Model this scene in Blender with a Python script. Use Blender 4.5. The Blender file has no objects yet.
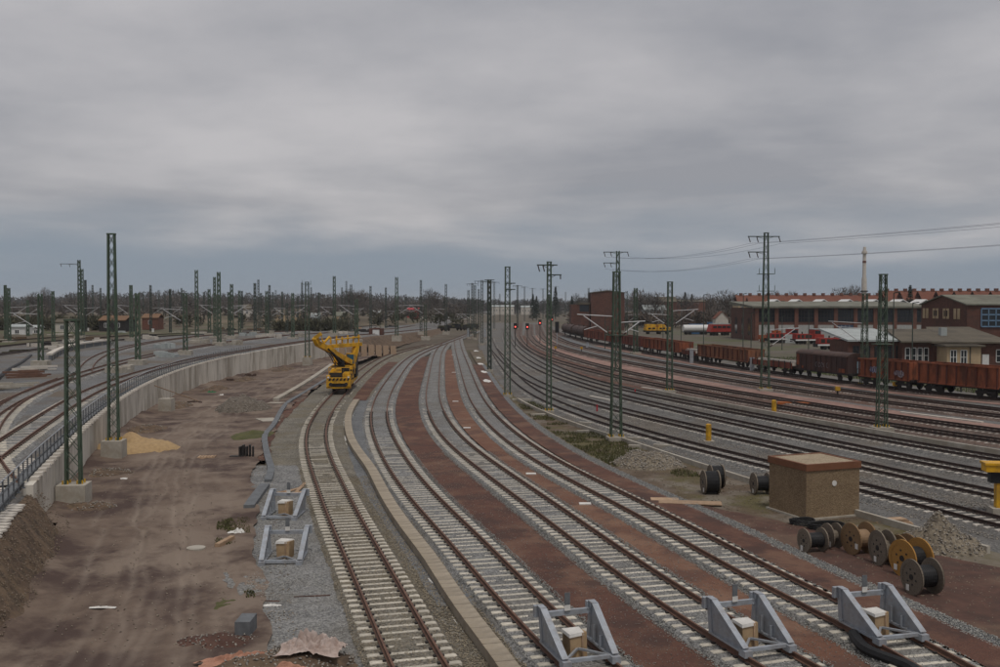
import bpy, math, random
import numpy as np
from mathutils import Vector, Matrix

random.seed(7)
rng = np.random.default_rng(7)
R = math.radians

# ------------------------------------------------------------------ camera, sky, sun, exposure
scene = bpy.context.scene
H = 10.3                                        # eye height above the rail heads
PITCH = math.atan(29.5 / 975)
cam = bpy.data.cameras.new('camera')
cam.sensor_width = 36
cam.lens = 0.975 * 36
cam.clip_start = 0.5
cam.clip_end = 9000
camo = bpy.data.objects.new('camera', cam)
camo.location = (0, 0, H)
camo.rotation_euler = (math.pi / 2 - PITCH, 0, 0)
scene.collection.objects.link(camo)
scene.camera = camo

SUN_EL, SUN_AZ = 66, 160                        # degrees; azimuth clockwise from +Y
world = bpy.data.worlds.new('World')
scene.world = world
world.use_nodes = True
nt = world.node_tree
nt.nodes.clear()


def wn(kind, **kw):
    n = nt.nodes.new(kind)
    for k, v in kw.items():
        setattr(n, k, v)
    return n


def wl(a, b):
    nt.links.new(a, b)


def wmath(op, a, b=None, clamp=False):
    n = wn('ShaderNodeMath', operation=op)
    n.use_clamp = clamp
    for i, s in enumerate((a, b)):
        if s is None:
            continue
        if isinstance(s, (int, float)):
            n.inputs[i].default_value = s
        else:
            wl(s, n.inputs[i])
    return n.outputs[0]


sky = wn('ShaderNodeTexSky', sky_type='NISHITA')
sky.sun_disc = False
sky.sun_elevation = R(SUN_EL)
sky.sun_rotation = R(SUN_AZ)
sky.air_density = 1.2
sky.dust_density = 2.5
tc = wn('ShaderNodeTexCoord')
sep = wn('ShaderNodeSeparateXYZ')
wl(tc.outputs['Generated'], sep.inputs[0])
zc = wmath('MAXIMUM', sep.outputs[2], 0.0)
den = wmath('ADD', zc, 0.12)
px_ = wmath('DIVIDE', sep.outputs[0], den)
py_ = wmath('DIVIDE', sep.outputs[1], den)
cmb = wn('ShaderNodeCombineXYZ')
wl(px_, cmb.inputs[0]); wl(py_, cmb.inputs[1])
n1 = wn('ShaderNodeTexNoise')                    # broad cloud banks
n1.inputs['Scale'].default_value = 0.62
n1.inputs['Detail'].default_value = 5
n1.inputs['Roughness'].default_value = 0.5
n1.inputs['Distortion'].default_value = 0.25
mp1 = wn('ShaderNodeMapping')
mp1.inputs['Location'].default_value = (3.1, 1.7, 0)
wl(cmb.outputs[0], mp1.inputs[0]); wl(mp1.outputs[0], n1.inputs[0])
n2 = wn('ShaderNodeTexNoise')                    # finer wisps
n2.inputs['Scale'].default_value = 1.9
n2.inputs['Detail'].default_value = 6
n2.inputs['Roughness'].default_value = 0.6
wl(cmb.outputs[0], n2.inputs[0])
cl = wmath('ADD', wmath('MULTIPLY', n1.outputs[0], 0.76), wmath('MULTIPLY', n2.outputs[0], 0.24))
crmp = wn('ShaderNodeValToRGB')                  # colour of the closed cloud deck
e = crmp.color_ramp.elements
e[0].position = 0.36; e[0].color = (0.262, 0.266, 0.290, 1)
e[1].position = 0.64; e[1].color = (0.450, 0.436, 0.446, 1)
wl(cl, crmp.inputs[0])
# under the far edge of the deck the air is clearer and bluer
wob = wmath('ADD', zc, wmath('MULTIPLY', wmath('SUBTRACT', n1.outputs[0], 0.5), 0.13))
edge = wn('ShaderNodeMapRange', interpolation_type='SMOOTHSTEP')
edge.inputs['From Min'].default_value = 0.035
edge.inputs['From Max'].default_value = 0.105
wl(wob, edge.inputs['Value'])
low = wn('ShaderNodeMix', data_type='RGBA')
low.inputs['A'].default_value = (0.208, 0.248, 0.298, 1)
low.inputs['Factor'].default_value = 0.0
wl(edge.outputs[0], low.inputs['Factor'])
wl(crmp.outputs[0], low.inputs['B'])
bg_sky = wn('ShaderNodeBackground'); bg_sky.inputs[1].default_value = 0.06
wl(sky.outputs[0], bg_sky.inputs[0])
bg_cl = wn('ShaderNodeBackground'); bg_cl.inputs[1].default_value = 1.0
wl(low.outputs['Result'], bg_cl.inputs[0])
mixs = wn('ShaderNodeMixShader'); mixs.inputs[0].default_value = 0.93
wl(bg_sky.outputs[0], mixs.inputs[1]); wl(bg_cl.outputs[0], mixs.inputs[2])
wo = wn('ShaderNodeOutputWorld')
wl(mixs.outputs[0], wo.inputs[0])

sl = bpy.data.lights.new('sun', 'SUN')
sl.energy = 1.3
sl.angle = R(14)
sl.color = (1.0, 0.95, 0.88)
so = bpy.data.objects.new('sun', sl)
so.location = (0, -20, 60)
so.rotation_euler = (R(90 - SUN_EL), 0, R(-SUN_AZ) + math.pi)
scene.collection.objects.link(so)

scene.view_settings.view_transform = 'Standard'
scene.view_settings.look = 'None'
scene.view_settings.exposure = 0.24
scene.view_settings.gamma = 1.0
scene.view_settings.use_curve_mapping = False

# ------------------------------------------------------------------ pixel helpers (photo is 1000 x 667)
CA, SA = math.cos(PITCH), math.sin(PITCH)


def ray(x, y):
    u = (x - 500) / 975; v = (333.5 - y) / 975
    return u, CA + v * SA, -SA + v * CA


def G(x, y, z=0.0):
    """point seen at pixel x, y on the level plane z"""
    dx, dy, dz = ray(x, y)
    t = (z - H) / dz
    return Vector((dx * t, dy * t, z))


def D(x, y, Y):
    """point seen at pixel x, y standing Y metres ahead"""
    dx, dy, dz = ray(x, y)
    t = Y / dy
    return Vector((dx * t, Y, H + dz * t))


# ------------------------------------------------------------------ materials
MATS = {}


def mat(name, col, col2=None, rough=0.8, scale=3.0, detail=5, bump=0.0, bscale=None, metal=0.0,
        stretch=None, rnd=0.0, cells=None, coord='Object', dirt=None, dscale=0.4, spec=0.3):
    """col..col2 blended by noise; cells = voronoi stones per metre; dirt = (colour, amount) in large patches"""
    if name in MATS:
        return MATS[name]
    m = bpy.data.materials.new(name)
    m.use_nodes = True
    t = m.node_tree
    N, K = t.nodes, t.links
    b = N['Principled BSDF']
    b.inputs['Roughness'].default_value = rough
    b.inputs['Metallic'].default_value = metal
    b.inputs['Specular IOR Level'].default_value = spec
    c = N.new('ShaderNodeTexCoord')
    vec = c.outputs[coord]
    if stretch:
        mp = N.new('ShaderNodeMapping')
        mp.inputs['Scale'].default_value = stretch
        K.new(vec, mp.inputs[0]); vec = mp.outputs[0]
    col2 = col2 or tuple(x * 0.75 for x in col)
    no = N.new('ShaderNodeTexNoise')
    no.inputs['Scale'].default_value = scale
    no.inputs['Detail'].default_value = detail
    no.inputs['Roughness'].default_value = 0.62
    K.new(vec, no.inputs[0])
    mr = N.new('ShaderNodeMapRange')
    mr.inputs[1].default_value = 0.32; mr.inputs[2].default_value = 0.68
    K.new(no.outputs[0], mr.inputs[0])
    fac = mr.outputs[0]
    hgt = no.outputs[0]
    if cells:
        vo = N.new('ShaderNodeTexVoronoi')
        vo.inputs['Scale'].default_value = cells
        K.new(vec, vo.inputs[0])
        sp = N.new('ShaderNodeSeparateColor'); K.new(vo.outputs['Color'], sp.inputs[0])
        mx = N.new('ShaderNodeMath'); mx.operation = 'MULTIPLY_ADD'
        mx.inputs[1].default_value = 0.75
        ms = N.new('ShaderNodeMath'); ms.operation = 'MULTIPLY'; ms.inputs[1].default_value = 0.3
        K.new(fac, ms.inputs[0])
        K.new(sp.outputs[0], mx.inputs[0]); K.new(ms.outputs[0], mx.inputs[2])
        fac = mx.outputs[0]
        hgt = vo.outputs['Distance']
    mixc = N.new('ShaderNodeMix'); mixc.data_type = 'RGBA'
    mixc.inputs['A'].default_value = (*col, 1); mixc.inputs['B'].default_value = (*col2, 1)
    K.new(fac, mixc.inputs['Factor'])
    out = mixc.outputs['Result']
    if dirt:
        for i, (dc, da) in enumerate(dirt if isinstance(dirt[0][0], tuple) else [dirt]):
            dn = N.new('ShaderNodeTexNoise')
            dn.noise_dimensions = '4D'; dn.inputs['W'].default_value = 3.7 * i + 1.1
            dn.inputs['Scale'].default_value = dscale * (1 + 0.7 * i); dn.inputs['Detail'].default_value = 6
            dn.inputs['Roughness'].default_value = 0.65
            K.new(vec, dn.inputs[0])
            dr = N.new('ShaderNodeMapRange')
            dr.inputs[1].default_value = 0.475; dr.inputs[2].default_value = 0.60
            dr.inputs[4].default_value = da
            K.new(dn.outputs[0], dr.inputs[0])
            dm = N.new('ShaderNodeMix'); dm.data_type = 'RGBA'
            dm.inputs['B'].default_value = (*dc, 1)
            K.new(dr.outputs[0], dm.inputs['Factor']); K.new(out, dm.inputs['A'])
            out = dm.outputs['Result']
    if rnd:
        oi = N.new('ShaderNodeObjectInfo')
        hs = N.new('ShaderNodeHueSaturation')
        ra = N.new('ShaderNodeMapRange')
        ra.inputs[3].default_value = 1 - rnd; ra.inputs[4].default_value = 1 + rnd
        K.new(oi.outputs['Random'], ra.inputs[0]); K.new(ra.outputs[0], hs.inputs['Value'])
        K.new(out, hs.inputs['Color']); out = hs.outputs[0]
    K.new(out, b.inputs['Base Color'])
    if bump:
        bp = N.new('ShaderNodeBump')
        bp.inputs['Strength'].default_value = min(1.0, bump)
        bp.inputs['Distance'].default_value = 0.03 if cells else 0.02
        if cells:
            bp.invert = True
        elif bscale:
            bn = N.new('ShaderNodeTexNoise'); bn.inputs['Scale'].default_value = bscale
            bn.inputs['Detail'].default_value = 5
            K.new(vec, bn.inputs[0]); hgt = bn.outputs[0]
        K.new(hgt, bp.inputs['Height']); K.new(bp.outputs[0], b.inputs['Normal'])
    MATS[name] = m
    return m


def emis(name, col, s):
    m = mat(name, col)
    b = m.node_tree.nodes['Principled BSDF']
    b.inputs['Emission Color'].default_value = (*col, 1)
    b.inputs['Emission Strength'].default_value = s
    return m


BALLAST = mat('ballast', (0.045, 0.046, 0.047), (0.315, 0.310, 0.300), 0.95, 0.7, cells=15, bump=1.0,
              dirt=((0.13, 0.112, 0.085), 0.4), dscale=0.25)
BALLAST_TAN = mat('ballast_weathered', (0.045, 0.041, 0.035), (0.27, 0.245, 0.20), 0.95, 0.7, cells=15, bump=1.0,
                  dirt=((0.15, 0.122, 0.075), 0.5), dscale=0.3)
YARD = mat('yard_ballast', (0.040, 0.040, 0.040), (0.225, 0.217, 0.205), 0.95, 0.5, cells=13, bump=1.0,
           dirt=[((0.145, 0.112, 0.078), 0.5), ((0.10, 0.092, 0.085), 0.5)], dscale=0.12)
RUSTBED = mat('rusty_ballast', (0.045, 0.034, 0.030), (0.205, 0.150, 0.125), 0.95, 0.5, cells=13, bump=1.0,
              dirt=[((0.125, 0.070, 0.052), 0.7), ((0.07, 0.05, 0.043), 0.6)], dscale=0.15)
BLUEGRAVEL = mat('blue_grey_gravel', (0.06, 0.064, 0.068), (0.235, 0.24, 0.245), 0.95, 0.6, cells=17, bump=1.0)
REDPATH = mat('red_grit', (0.150, 0.070, 0.048), (0.062, 0.031, 0.024), 0.95, 26, bump=1.0, bscale=30,
              dirt=[((0.175, 0.100, 0.068), 0.7), ((0.062, 0.036, 0.030), 0.8)], dscale=0.4)
REDPATH2 = mat('orange_red_grit', (0.205, 0.100, 0.063), (0.095, 0.046, 0.032), 0.95, 26, bump=1.0, bscale=30,
               dirt=[((0.22, 0.130, 0.086), 0.7), ((0.10, 0.055, 0.042), 0.8)], dscale=0.4)
PINKPATH = mat('pale_red_grit', (0.33, 0.215, 0.18), (0.21, 0.125, 0.10), 0.95, 2, bump=0.5, bscale=30,
               dirt=((0.16, 0.09, 0.075), 0.7), dscale=0.2)
SLEEPER = mat('sleeper_concrete', (0.58, 0.535, 0.455), (0.41, 0.375, 0.31), 0.9, 6, bump=0.2, rnd=0.16)
SLEEPER_OLD = mat('old_sleeper_concrete', (0.50, 0.46, 0.41), (0.33, 0.30, 0.26), 0.9, 5, bump=0.2, rnd=0.2)
RAIL = mat('rail_rust', (0.165, 0.086, 0.056), (0.095, 0.050, 0.036), 0.75, 2, spec=0.4)
RAIL_DARK = mat('old_rail_rust', (0.058, 0.033, 0.026), (0.030, 0.019, 0.016), 0.7, 2, spec=0.4)
CLIP = mat('rail_clip', (0.035, 0.030, 0.028), rough=0.7)
CONC = mat('concrete', (0.42, 0.385, 0.33), (0.31, 0.285, 0.24), 0.9, 1.4, bump=0.25, bscale=12,
           dirt=((0.24, 0.20, 0.15), 0.55), dscale=0.7, rnd=0.06)
WALLC = mat('wall_concrete', (0.64, 0.60, 0.525), (0.50, 0.46, 0.40), 0.9, 2.2, bump=0.2, bscale=10,
            stretch=(1, 1, 0.22), dirt=((0.27, 0.235, 0.185), 0.75), dscale=0.55, rnd=0.07)
TROUGHC = mat('trough_concrete', (0.365, 0.312, 0.242), (0.265, 0.226, 0.175), 0.9, 2, bump=0.2, bscale=14,
              dirt=((0.22, 0.17, 0.11), 0.6), dscale=0.8, rnd=0.1)
MASTG = mat('mast_green', (0.086, 0.122, 0.084), (0.050, 0.074, 0.052), 0.6, 2, dirt=((0.085, 0.082, 0.055), 0.4), dscale=1.5, rnd=0.12)
MASTD = mat('mast_dark', (0.062, 0.078, 0.064), (0.042, 0.052, 0.044), 0.7, 2, rnd=0.15)
GALV = mat('galvanised_steel', (0.40, 0.43, 0.47), (0.31, 0.335, 0.37), 0.5, 3, metal=0.25, spec=0.4, dirt=[((0.25, 0.25, 0.25), 0.5), ((0.21, 0.15, 0.10), 0.28)], dscale=1.8)
PALE = mat('pale_tube', (0.62, 0.62, 0.62), rough=0.5)
INSUL = mat('insulator_brown', (0.06, 0.035, 0.028), rough=0.35)
YEL = mat('yellow_paint', (0.70, 0.385, 0.015), (0.60, 0.31, 0.012), 0.5, 1.5, dirt=[((0.34, 0.18, 0.03), 0.6), ((0.09, 0.06, 0.03), 0.45)], dscale=0.9)
BOLT = mat('yellow_cap', (0.55, 0.33, 0.03), rough=0.6)
BLACK = mat('black_rubber', (0.018, 0.018, 0.019), (0.010, 0.010, 0.011), 0.6, 3)
DARKST = mat('dark_steel', (0.035, 0.031, 0.029), (0.018, 0.016, 0.015), 0.7, 3)
GLASSD = mat('dark_glass', (0.020, 0.024, 0.030), rough=0.12, spec=0.5)
GLASSB = mat('blue_frame', (0.10, 0.18, 0.30), rough=0.5)
WHITE = mat('white_paint', (0.70, 0.70, 0.68), (0.58, 0.58, 0.56), 0.6, 3)
PAPER = mat('white_paper', (0.72, 0.70, 0.66), rough=0.8)
WOODT = mat('wrapped_block', (0.44, 0.31, 0.18), (0.33, 0.225, 0.13), 0.7, 3, dirt=((0.24, 0.15, 0.08), 0.6), dscale=3)
WOODG = mat('grey_drum_wood', (0.215, 0.178, 0.138), (0.125, 0.100, 0.076), 0.9, 2, stretch=(1, 9, 9), bump=0.3, rnd=0.15)
WOODB = mat('brown_drum_wood', (0.26, 0.165, 0.085), (0.17, 0.105, 0.055), 0.9, 2, stretch=(1, 9, 9), bump=0.3, rnd=0.1)
WOODY = mat('yellow_drum_wood', (0.40, 0.215, 0.055), (0.30, 0.15, 0.04), 0.85, 2, stretch=(1, 9, 9), bump=0.3)
PLANK = mat('plank', (0.43, 0.30, 0.20), (0.30, 0.20, 0.125), 0.9, 4, rnd=0.25)
HUTW = mat('exposed_aggregate', (0.125, 0.083, 0.048), (0.29, 0.212, 0.13), 0.95, 1, cells=26, bump=0.6)
HUTR = mat('hut_parapet', (0.19, 0.082, 0.042), (0.15, 0.062, 0.032), 0.7, 2)
HUTTOP = mat('hut_roof_gravel', (0.22, 0.17, 0.115), (0.42, 0.34, 0.24), 0.95, 1, cells=18, bump=0.6)
SOIL = mat('soil', (0.155, 0.106, 0.072), (0.085, 0.058, 0.040), 0.98, 2.2, bump=1.0, bscale=7,
           dirt=[((0.165, 0.115, 0.072), 0.6), ((0.04, 0.03, 0.024), 0.6)], dscale=0.8)
SAND = mat('sand', (0.42, 0.29, 0.15), (0.31, 0.21, 0.11), 0.95, 4, bump=0.6, bscale=9)
RUBBLE = mat('rubble', (0.075, 0.062, 0.048), (0.25, 0.21, 0.155), 0.95, 1, cells=9, bump=1.0)
SHEETW = mat('plastic_sheet', (0.50, 0.42, 0.38), (0.33, 0.24, 0.20), 0.5, 3, bump=0.6, bscale=4)
SHEETP = mat('orange_sheet', (0.48, 0.25, 0.17), (0.30, 0.15, 0.10), 0.6, 4)
GREYHOSE = mat('grey_duct', (0.16, 0.17, 0.18), (0.10, 0.105, 0.11), 0.7, 3)
RUSTW = [mat('wagon_red_%d' % i, c, tuple(x * 0.55 for x in c), 0.85, 1.2, stretch=(1, 1, 0.35),
             dirt=((0.06, 0.032, 0.024), 0.75), dscale=0.7)
         for i, c in enumerate([(0.27, 0.070, 0.036), (0.31, 0.095, 0.046), (0.22, 0.062, 0.042), (0.28, 0.115, 0.060)])]
WBROWN = mat('wagon_brown', (0.070, 0.040, 0.036), (0.045, 0.027, 0.025), 0.8, 1.2, stretch=(1, 1, 0.4), dirt=((0.11, 0.05, 0.035), 0.6), dscale=0.8)
WTANK = mat('hopper_brown', (0.085, 0.048, 0.038), (0.045, 0.028, 0.024), 0.7, 1.2)
BRICK = mat('brick_far', (0.135, 0.062, 0.046), (0.085, 0.042, 0.033), 0.95, 1.5, dirt=((0.07, 0.04, 0.033), 0.6), dscale=0.3)
BRICK2 = mat('brick_red_far', (0.185, 0.080, 0.055), (0.12, 0.055, 0.041), 0.95, 1.5, dirt=((0.09, 0.05, 0.04), 0.5), dscale=0.3)
PLASTER = mat('beige_plaster', (0.47, 0.36, 0.225), (0.38, 0.285, 0.18), 0.95, 1, dirt=((0.30, 0.22, 0.14), 0.5), dscale=0.6)
ROOFG = mat('grey_green_roof', (0.205, 0.205, 0.165), (0.145, 0.145, 0.115), 0.95, 0.5, dirt=((0.11, 0.10, 0.08), 0.6), dscale=0.25)
ROOFB = mat('brown_felt_roof', (0.135, 0.115, 0.085), (0.090, 0.078, 0.060), 0.95, 0.5, dirt=((0.07, 0.06, 0.05), 0.6), dscale=0.3)
ROOFP = mat('pale_metal_roof', (0.40, 0.43, 0.42), (0.30, 0.325, 0.32), 0.7, 0.5)
TILE = mat('red_tile', (0.195, 0.076, 0.050), (0.135, 0.055, 0.038), 0.95, 1.2, dirt=((0.13, 0.055, 0.04), 0.5), dscale=0.15)
REDL = mat('loco_red', (0.36, 0.034, 0.022), (0.25, 0.024, 0.018), 0.5, 1, dirt=((0.2, 0.03, 0.025), 0.4), dscale=0.8)
STONE = mat('pale_stone', (0.56, 0.52, 0.46), (0.45, 0.41, 0.36), 0.9, 1, rnd=0.1)
BARK = mat('bark', (0.060, 0.048, 0.040), (0.035, 0.028, 0.024), 0.95, 3)
TWIG = [mat('twigs_%d' % i, c, tuple(x * 0.6 for x in c), 0.95, 0.3) for i, c in enumerate(
    [(0.125, 0.106, 0.090), (0.130, 0.100, 0.080), (0.100, 0.094, 0.086)])]
FIR = mat('fir', (0.022, 0.036, 0.024), (0.012, 0.020, 0.014), 0.9, 0.4)
SHRUB = mat('shrub', (0.085, 0.078, 0.048), (0.050, 0.050, 0.030), 0.95, 0.4)
GRASS = mat('grass', (0.105, 0.100, 0.040), (0.060, 0.062, 0.024), 0.95, 1.2)

# ------------------------------------------------------------------ mesh builder
COL = scene.collection
Zv = Vector((0, 0, 1))


class MB:
    def __init__(s):
        s.v = []; s.f = []; s.m = []

    def poly(s, pts, m=0):
        n = len(s.v)
        s.v += [tuple(p) for p in pts]
        s.f.append(tuple(range(n, n + len(pts)))); s.m.append(m)
        return s

    def hexa(s, p, m=0):
        """eight corners: bottom ring 0-3 counterclockwise from above, top ring 4-7"""
        n = len(s.v)
        s.v += [tuple(q) for q in p]
        for f in ((3, 2, 1, 0), (4, 5, 6, 7), (0, 1, 5, 4), (1, 2, 6, 5), (2, 3, 7, 6), (3, 0, 4, 7)):
            s.f.append(tuple(n + i for i in f)); s.m.append(m)
        return s

    def box(s, c, d, rz=0, m=0, top=1.0):
        x, y, z = d[0] / 2, d[1] / 2, d[2] / 2
        cr, sr = math.cos(rz), math.sin(rz)
        p = []
        for k, t in ((-z, 1.0), (z, top)):
            for i, j in ((-x, -y), (x, -y), (x, y), (-x, y)):
                p.append((c[0] + (i * cr - j * sr) * t, c[1] + (i * sr + j * cr) * t, c[2] + k))
        return s.hexa(p, m)

    def bx(s, x0, x1, y0, y1, z0, z1, m=0):
        return s.box(((x0 + x1) / 2, (y0 + y1) / 2, (z0 + z1) / 2), (abs(x1 - x0), abs(y1 - y0), abs(z1 - z0)), 0, m)

    def beam(s, a, b, w, h=None, m=0, up=Zv):
        a = Vector(a); b = Vector(b); h = h or w
        d = (b - a).normalized()
        r = d.cross(up)
        if r.length < 1e-4:
            r = d.cross(Vector((1, 0, 0)))
        r.normalize(); u = r.cross(d)
        r = r * w / 2; u = u * h / 2
        return s.hexa([a - r - u, a + r - u, b + r - u, b - r - u, a - r + u, a + r + u, b + r + u, b - r + u], m)

    def tube(s, a, b, r, n=8, r2=None, m=0, caps=True):
        a = Vector(a); b = Vector(b); r2 = r if r2 is None else r2
        d = (b - a).normalized()
        x = d.cross(Zv)
        if x.length < 1e-4:
            x = Vector((1, 0, 0))
        x.normalize(); y = d.cross(x)
        k = len(s.v)
        for c, q in ((a, r), (b, r2)):
            for i in range(n):
                t = 2 * math.pi * i / n
                s.v.append(tuple(c + x * (q * math.cos(t)) + y * (q * math.sin(t))))
        for i in range(n):
            j = (i + 1) % n
            s.f.append((k + i, k + j, k + n + j, k + n + i)); s.m.append(m)
        if caps:
            s.f.append(tuple(k + i for i in reversed(range(n)))); s.m.append(m)
            s.f.append(tuple(k + n + i for i in range(n))); s.m.append(m)
        return s

    def path(s, pts, r, n=6, m=0):
        for a, b in zip(pts[:-1], pts[1:]):
            s.tube(a, b, r, n, m=m)
        return s

    def sweep(s, pts, prof, m=0):
        """sweep a closed profile [(side, up)...] along pts (level track-like path)"""
        P = [Vector(p) for p in pts]
        n = len(prof); k = len(s.v)
        for i, p in enumerate(P):
            d = P[min(i + 1, len(P) - 1)] - P[max(i - 1, 0)]
            r = d.cross(Zv).normalized()
            for a, b in prof:
                s.v.append(tuple(p + r * a + Zv * b))
        for i in range(len(P) - 1):
            for j in range(n):
                q = (j + 1) % n
                s.f.append((k + i * n + j, k + i * n + q, k + (i + 1) * n + q, k + (i + 1) * n + j)); s.m.append(m)
        s.f.append(tuple(k + j for j in reversed(range(n)))); s.m.append(m)
        s.f.append(tuple(k + (len(P) - 1) * n + j for j in range(n))); s.m.append(m)
        return s

    def data(s, name, mats):
        me = bpy.data.meshes.new(name)
        me.from_pydata(s.v, [], s.f)
        for m in (mats if isinstance(mats, (list, tuple)) else [mats]):
            me.materials.append(m)
        if any(s.m):
            me.polygons.foreach_set('material_index', s.m)
        me.update()
        return me

    def build(s, name, mats, parent=None, loc=None, rz=0, smooth=False):
        me = s.data(name, mats)
        if smooth:
            me.polygons.foreach_set('use_smooth', [True] * len(me.polygons))
        return put(name, me, parent, loc, rz)


def put(name, me, parent=None, loc=None, rz=0):
    o = bpy.data.objects.new(name, me)
    COL.objects.link(o)
    if parent is not None:
        o.parent = parent
    if loc is not None:
        o.location = loc
    if rz:
        o.rotation_euler = (0, 0, rz)
    return o


def npmesh(name, V, F, mats):
    me = bpy.data.meshes.new(name)
    V = np.asarray(V, np.float32); F = np.asarray(F, np.int32)
    n = F.shape[1]
    me.vertices.add(len(V)); me.vertices.foreach_set('co', V.ravel())
    me.loops.add(F.size); me.loops.foreach_set('vertex_index', F.ravel())
    me.polygons.add(len(F))
    me.polygons.foreach_set('loop_start', np.arange(0, F.size, n, dtype=np.int32))
    me.polygons.foreach_set('loop_total', np.full(len(F), n, np.int32))
    for m in (mats if isinstance(mats, (list, tuple)) else [mats]):
        me.materials.append(m)
    me.update(calc_edges=True)
    return me


def gridmesh(name, X, Y, Z, m):
    a, b = X.shape
    idx = np.arange(a * b).reshape(a, b)
    F = np.stack([idx[:-1, :-1], idx[:-1, 1:], idx[1:, 1:], idx[1:, :-1]], -1).reshape(-1, 4)
    me = npmesh(name, np.stack([X, Y, Z], -1).reshape(-1, 3), F, m)
    me.polygons.foreach_set('use_smooth', [True] * len(me.polygons))
    return me


def thing(name, label, cat, loc=(0, 0, 0), rz=0, group=None):
    o = bpy.data.objects.new(name, None)
    o.empty_display_size = 0.3
    COL.objects.link(o)
    o.location = loc; o.rotation_euler = (0, 0, rz)
    return tag(o, label, cat, group)


def tag(o, label, cat, group=None, kind=None):
    o['label'] = label; o['category'] = cat
    if group:
        o['group'] = group
    if kind:
        o['kind'] = kind
    return o


def struct(o, label=None):
    o['kind'] = 'structure'
    if label:
        o['label'] = label
    return o


def stuff(o, label=None, cat=None):
    o['kind'] = 'stuff'
    if label:
        o['label'] = label
    if cat:
        o['category'] = cat
    return o


def copy_tree(o, parent=None):
    c = o.copy(); COL.objects.link(c); c.parent = parent
    for ch in o.children:
        copy_tree(ch, c)
    return c


ORD = ['first', 'second', 'third', 'fourth', 'fifth', 'sixth', 'seventh', 'eighth', 'ninth', 'tenth', 'eleventh', 'twelfth',
       'thirteenth', 'fourteenth', 'fifteenth', 'sixteenth', 'seventeenth', 'eighteenth', 'nineteenth', 'twentieth']


def nth(i):
    if i < 20:
        return ORD[i]
    k = i + 1
    return '%d%s' % (k, {1: 'st', 2: 'nd', 3: 'rd'}.get(k % 10 if k % 100 not in (11, 12, 13) else 0, 'th'))


def fbm(X, Y, sc, oct=4, seed=0):
    """cheap value noise, -1..1"""
    out = np.zeros_like(X, float); amp = 1; tot = 0
    for o in range(oct):
        r = np.random.default_rng(seed * 31 + o).random((256, 256))
        x = X * sc * 2 ** o + 37.3 * o; y = Y * sc * 2 ** o + 11.9 * o
        xi = np.floor(x).astype(int); yi = np.floor(y).astype(int)
        fx = x - xi; fy = y - yi
        fx = fx * fx * (3 - 2 * fx); fy = fy * fy * (3 - 2 * fy)
        a = r[xi % 256, yi % 256]; b = r[(xi + 1) % 256, yi % 256]
        c = r[xi % 256, (yi + 1) % 256]; d = r[(xi + 1) % 256, (yi + 1) % 256]
        out += amp * ((a * (1 - fx) + b * fx) * (1 - fy) + (c * (1 - fx) + d * fx) * fy)
        tot += amp; amp *= 0.5
    return out / tot * 2 - 1


# ------------------------------------------------------------------ plan curves: X as a smooth function of Y
class Curve:
    def __init__(s, pts, sig=0.10):
        p = sorted(pts, key=lambda q: q[1])
        X = np.array([q[0] for q in p]); L = np.log(np.array([q[1] for q in p]))
        g = np.linspace(math.log(12), math.log(1500), 900)
        x = np.interp(g, L, X)
        s0 = (X[1] - X[0]) / (L[1] - L[0]); s1 = (X[-1] - X[-2]) / (L[-1] - L[-2])
        x = np.where(g < L[0], X[0] + s0 * (g - L[0]), x)
        x = np.where(g > L[-1], X[-1] + s1 * (g - L[-1]), x)
        st = g[1] - g[0]; k = int(3 * sig / st)
        w = np.exp(-0.5 * (np.arange(-k, k + 1) * st / sig) ** 2); w /= w.sum()
        xp = np.concatenate([x[0] + (x[1] - x[0]) * np.arange(-k, 0), x, x[-1] + (x[-1] - x[-2]) * np.arange(1, k + 1)])
        s.g = g; s.x = np.convolve(xp, w, 'valid')

    def __call__(s, Y):
        return np.interp(np.log(Y), s.g, s.x)

    def pt(s, Y, z=0):
        return Vector((float(s(Y)), Y, z))

    def head(s, Y):
        """rotation about z that turns +Y onto the direction of travel away from the camera"""
        d = float(s(Y + 0.5) - s(Y - 0.5))
        return -math.atan(d)


def pix(pts, z=0):
    return [tuple(G(x, y, z))[:2] for x, y in pts]


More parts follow.
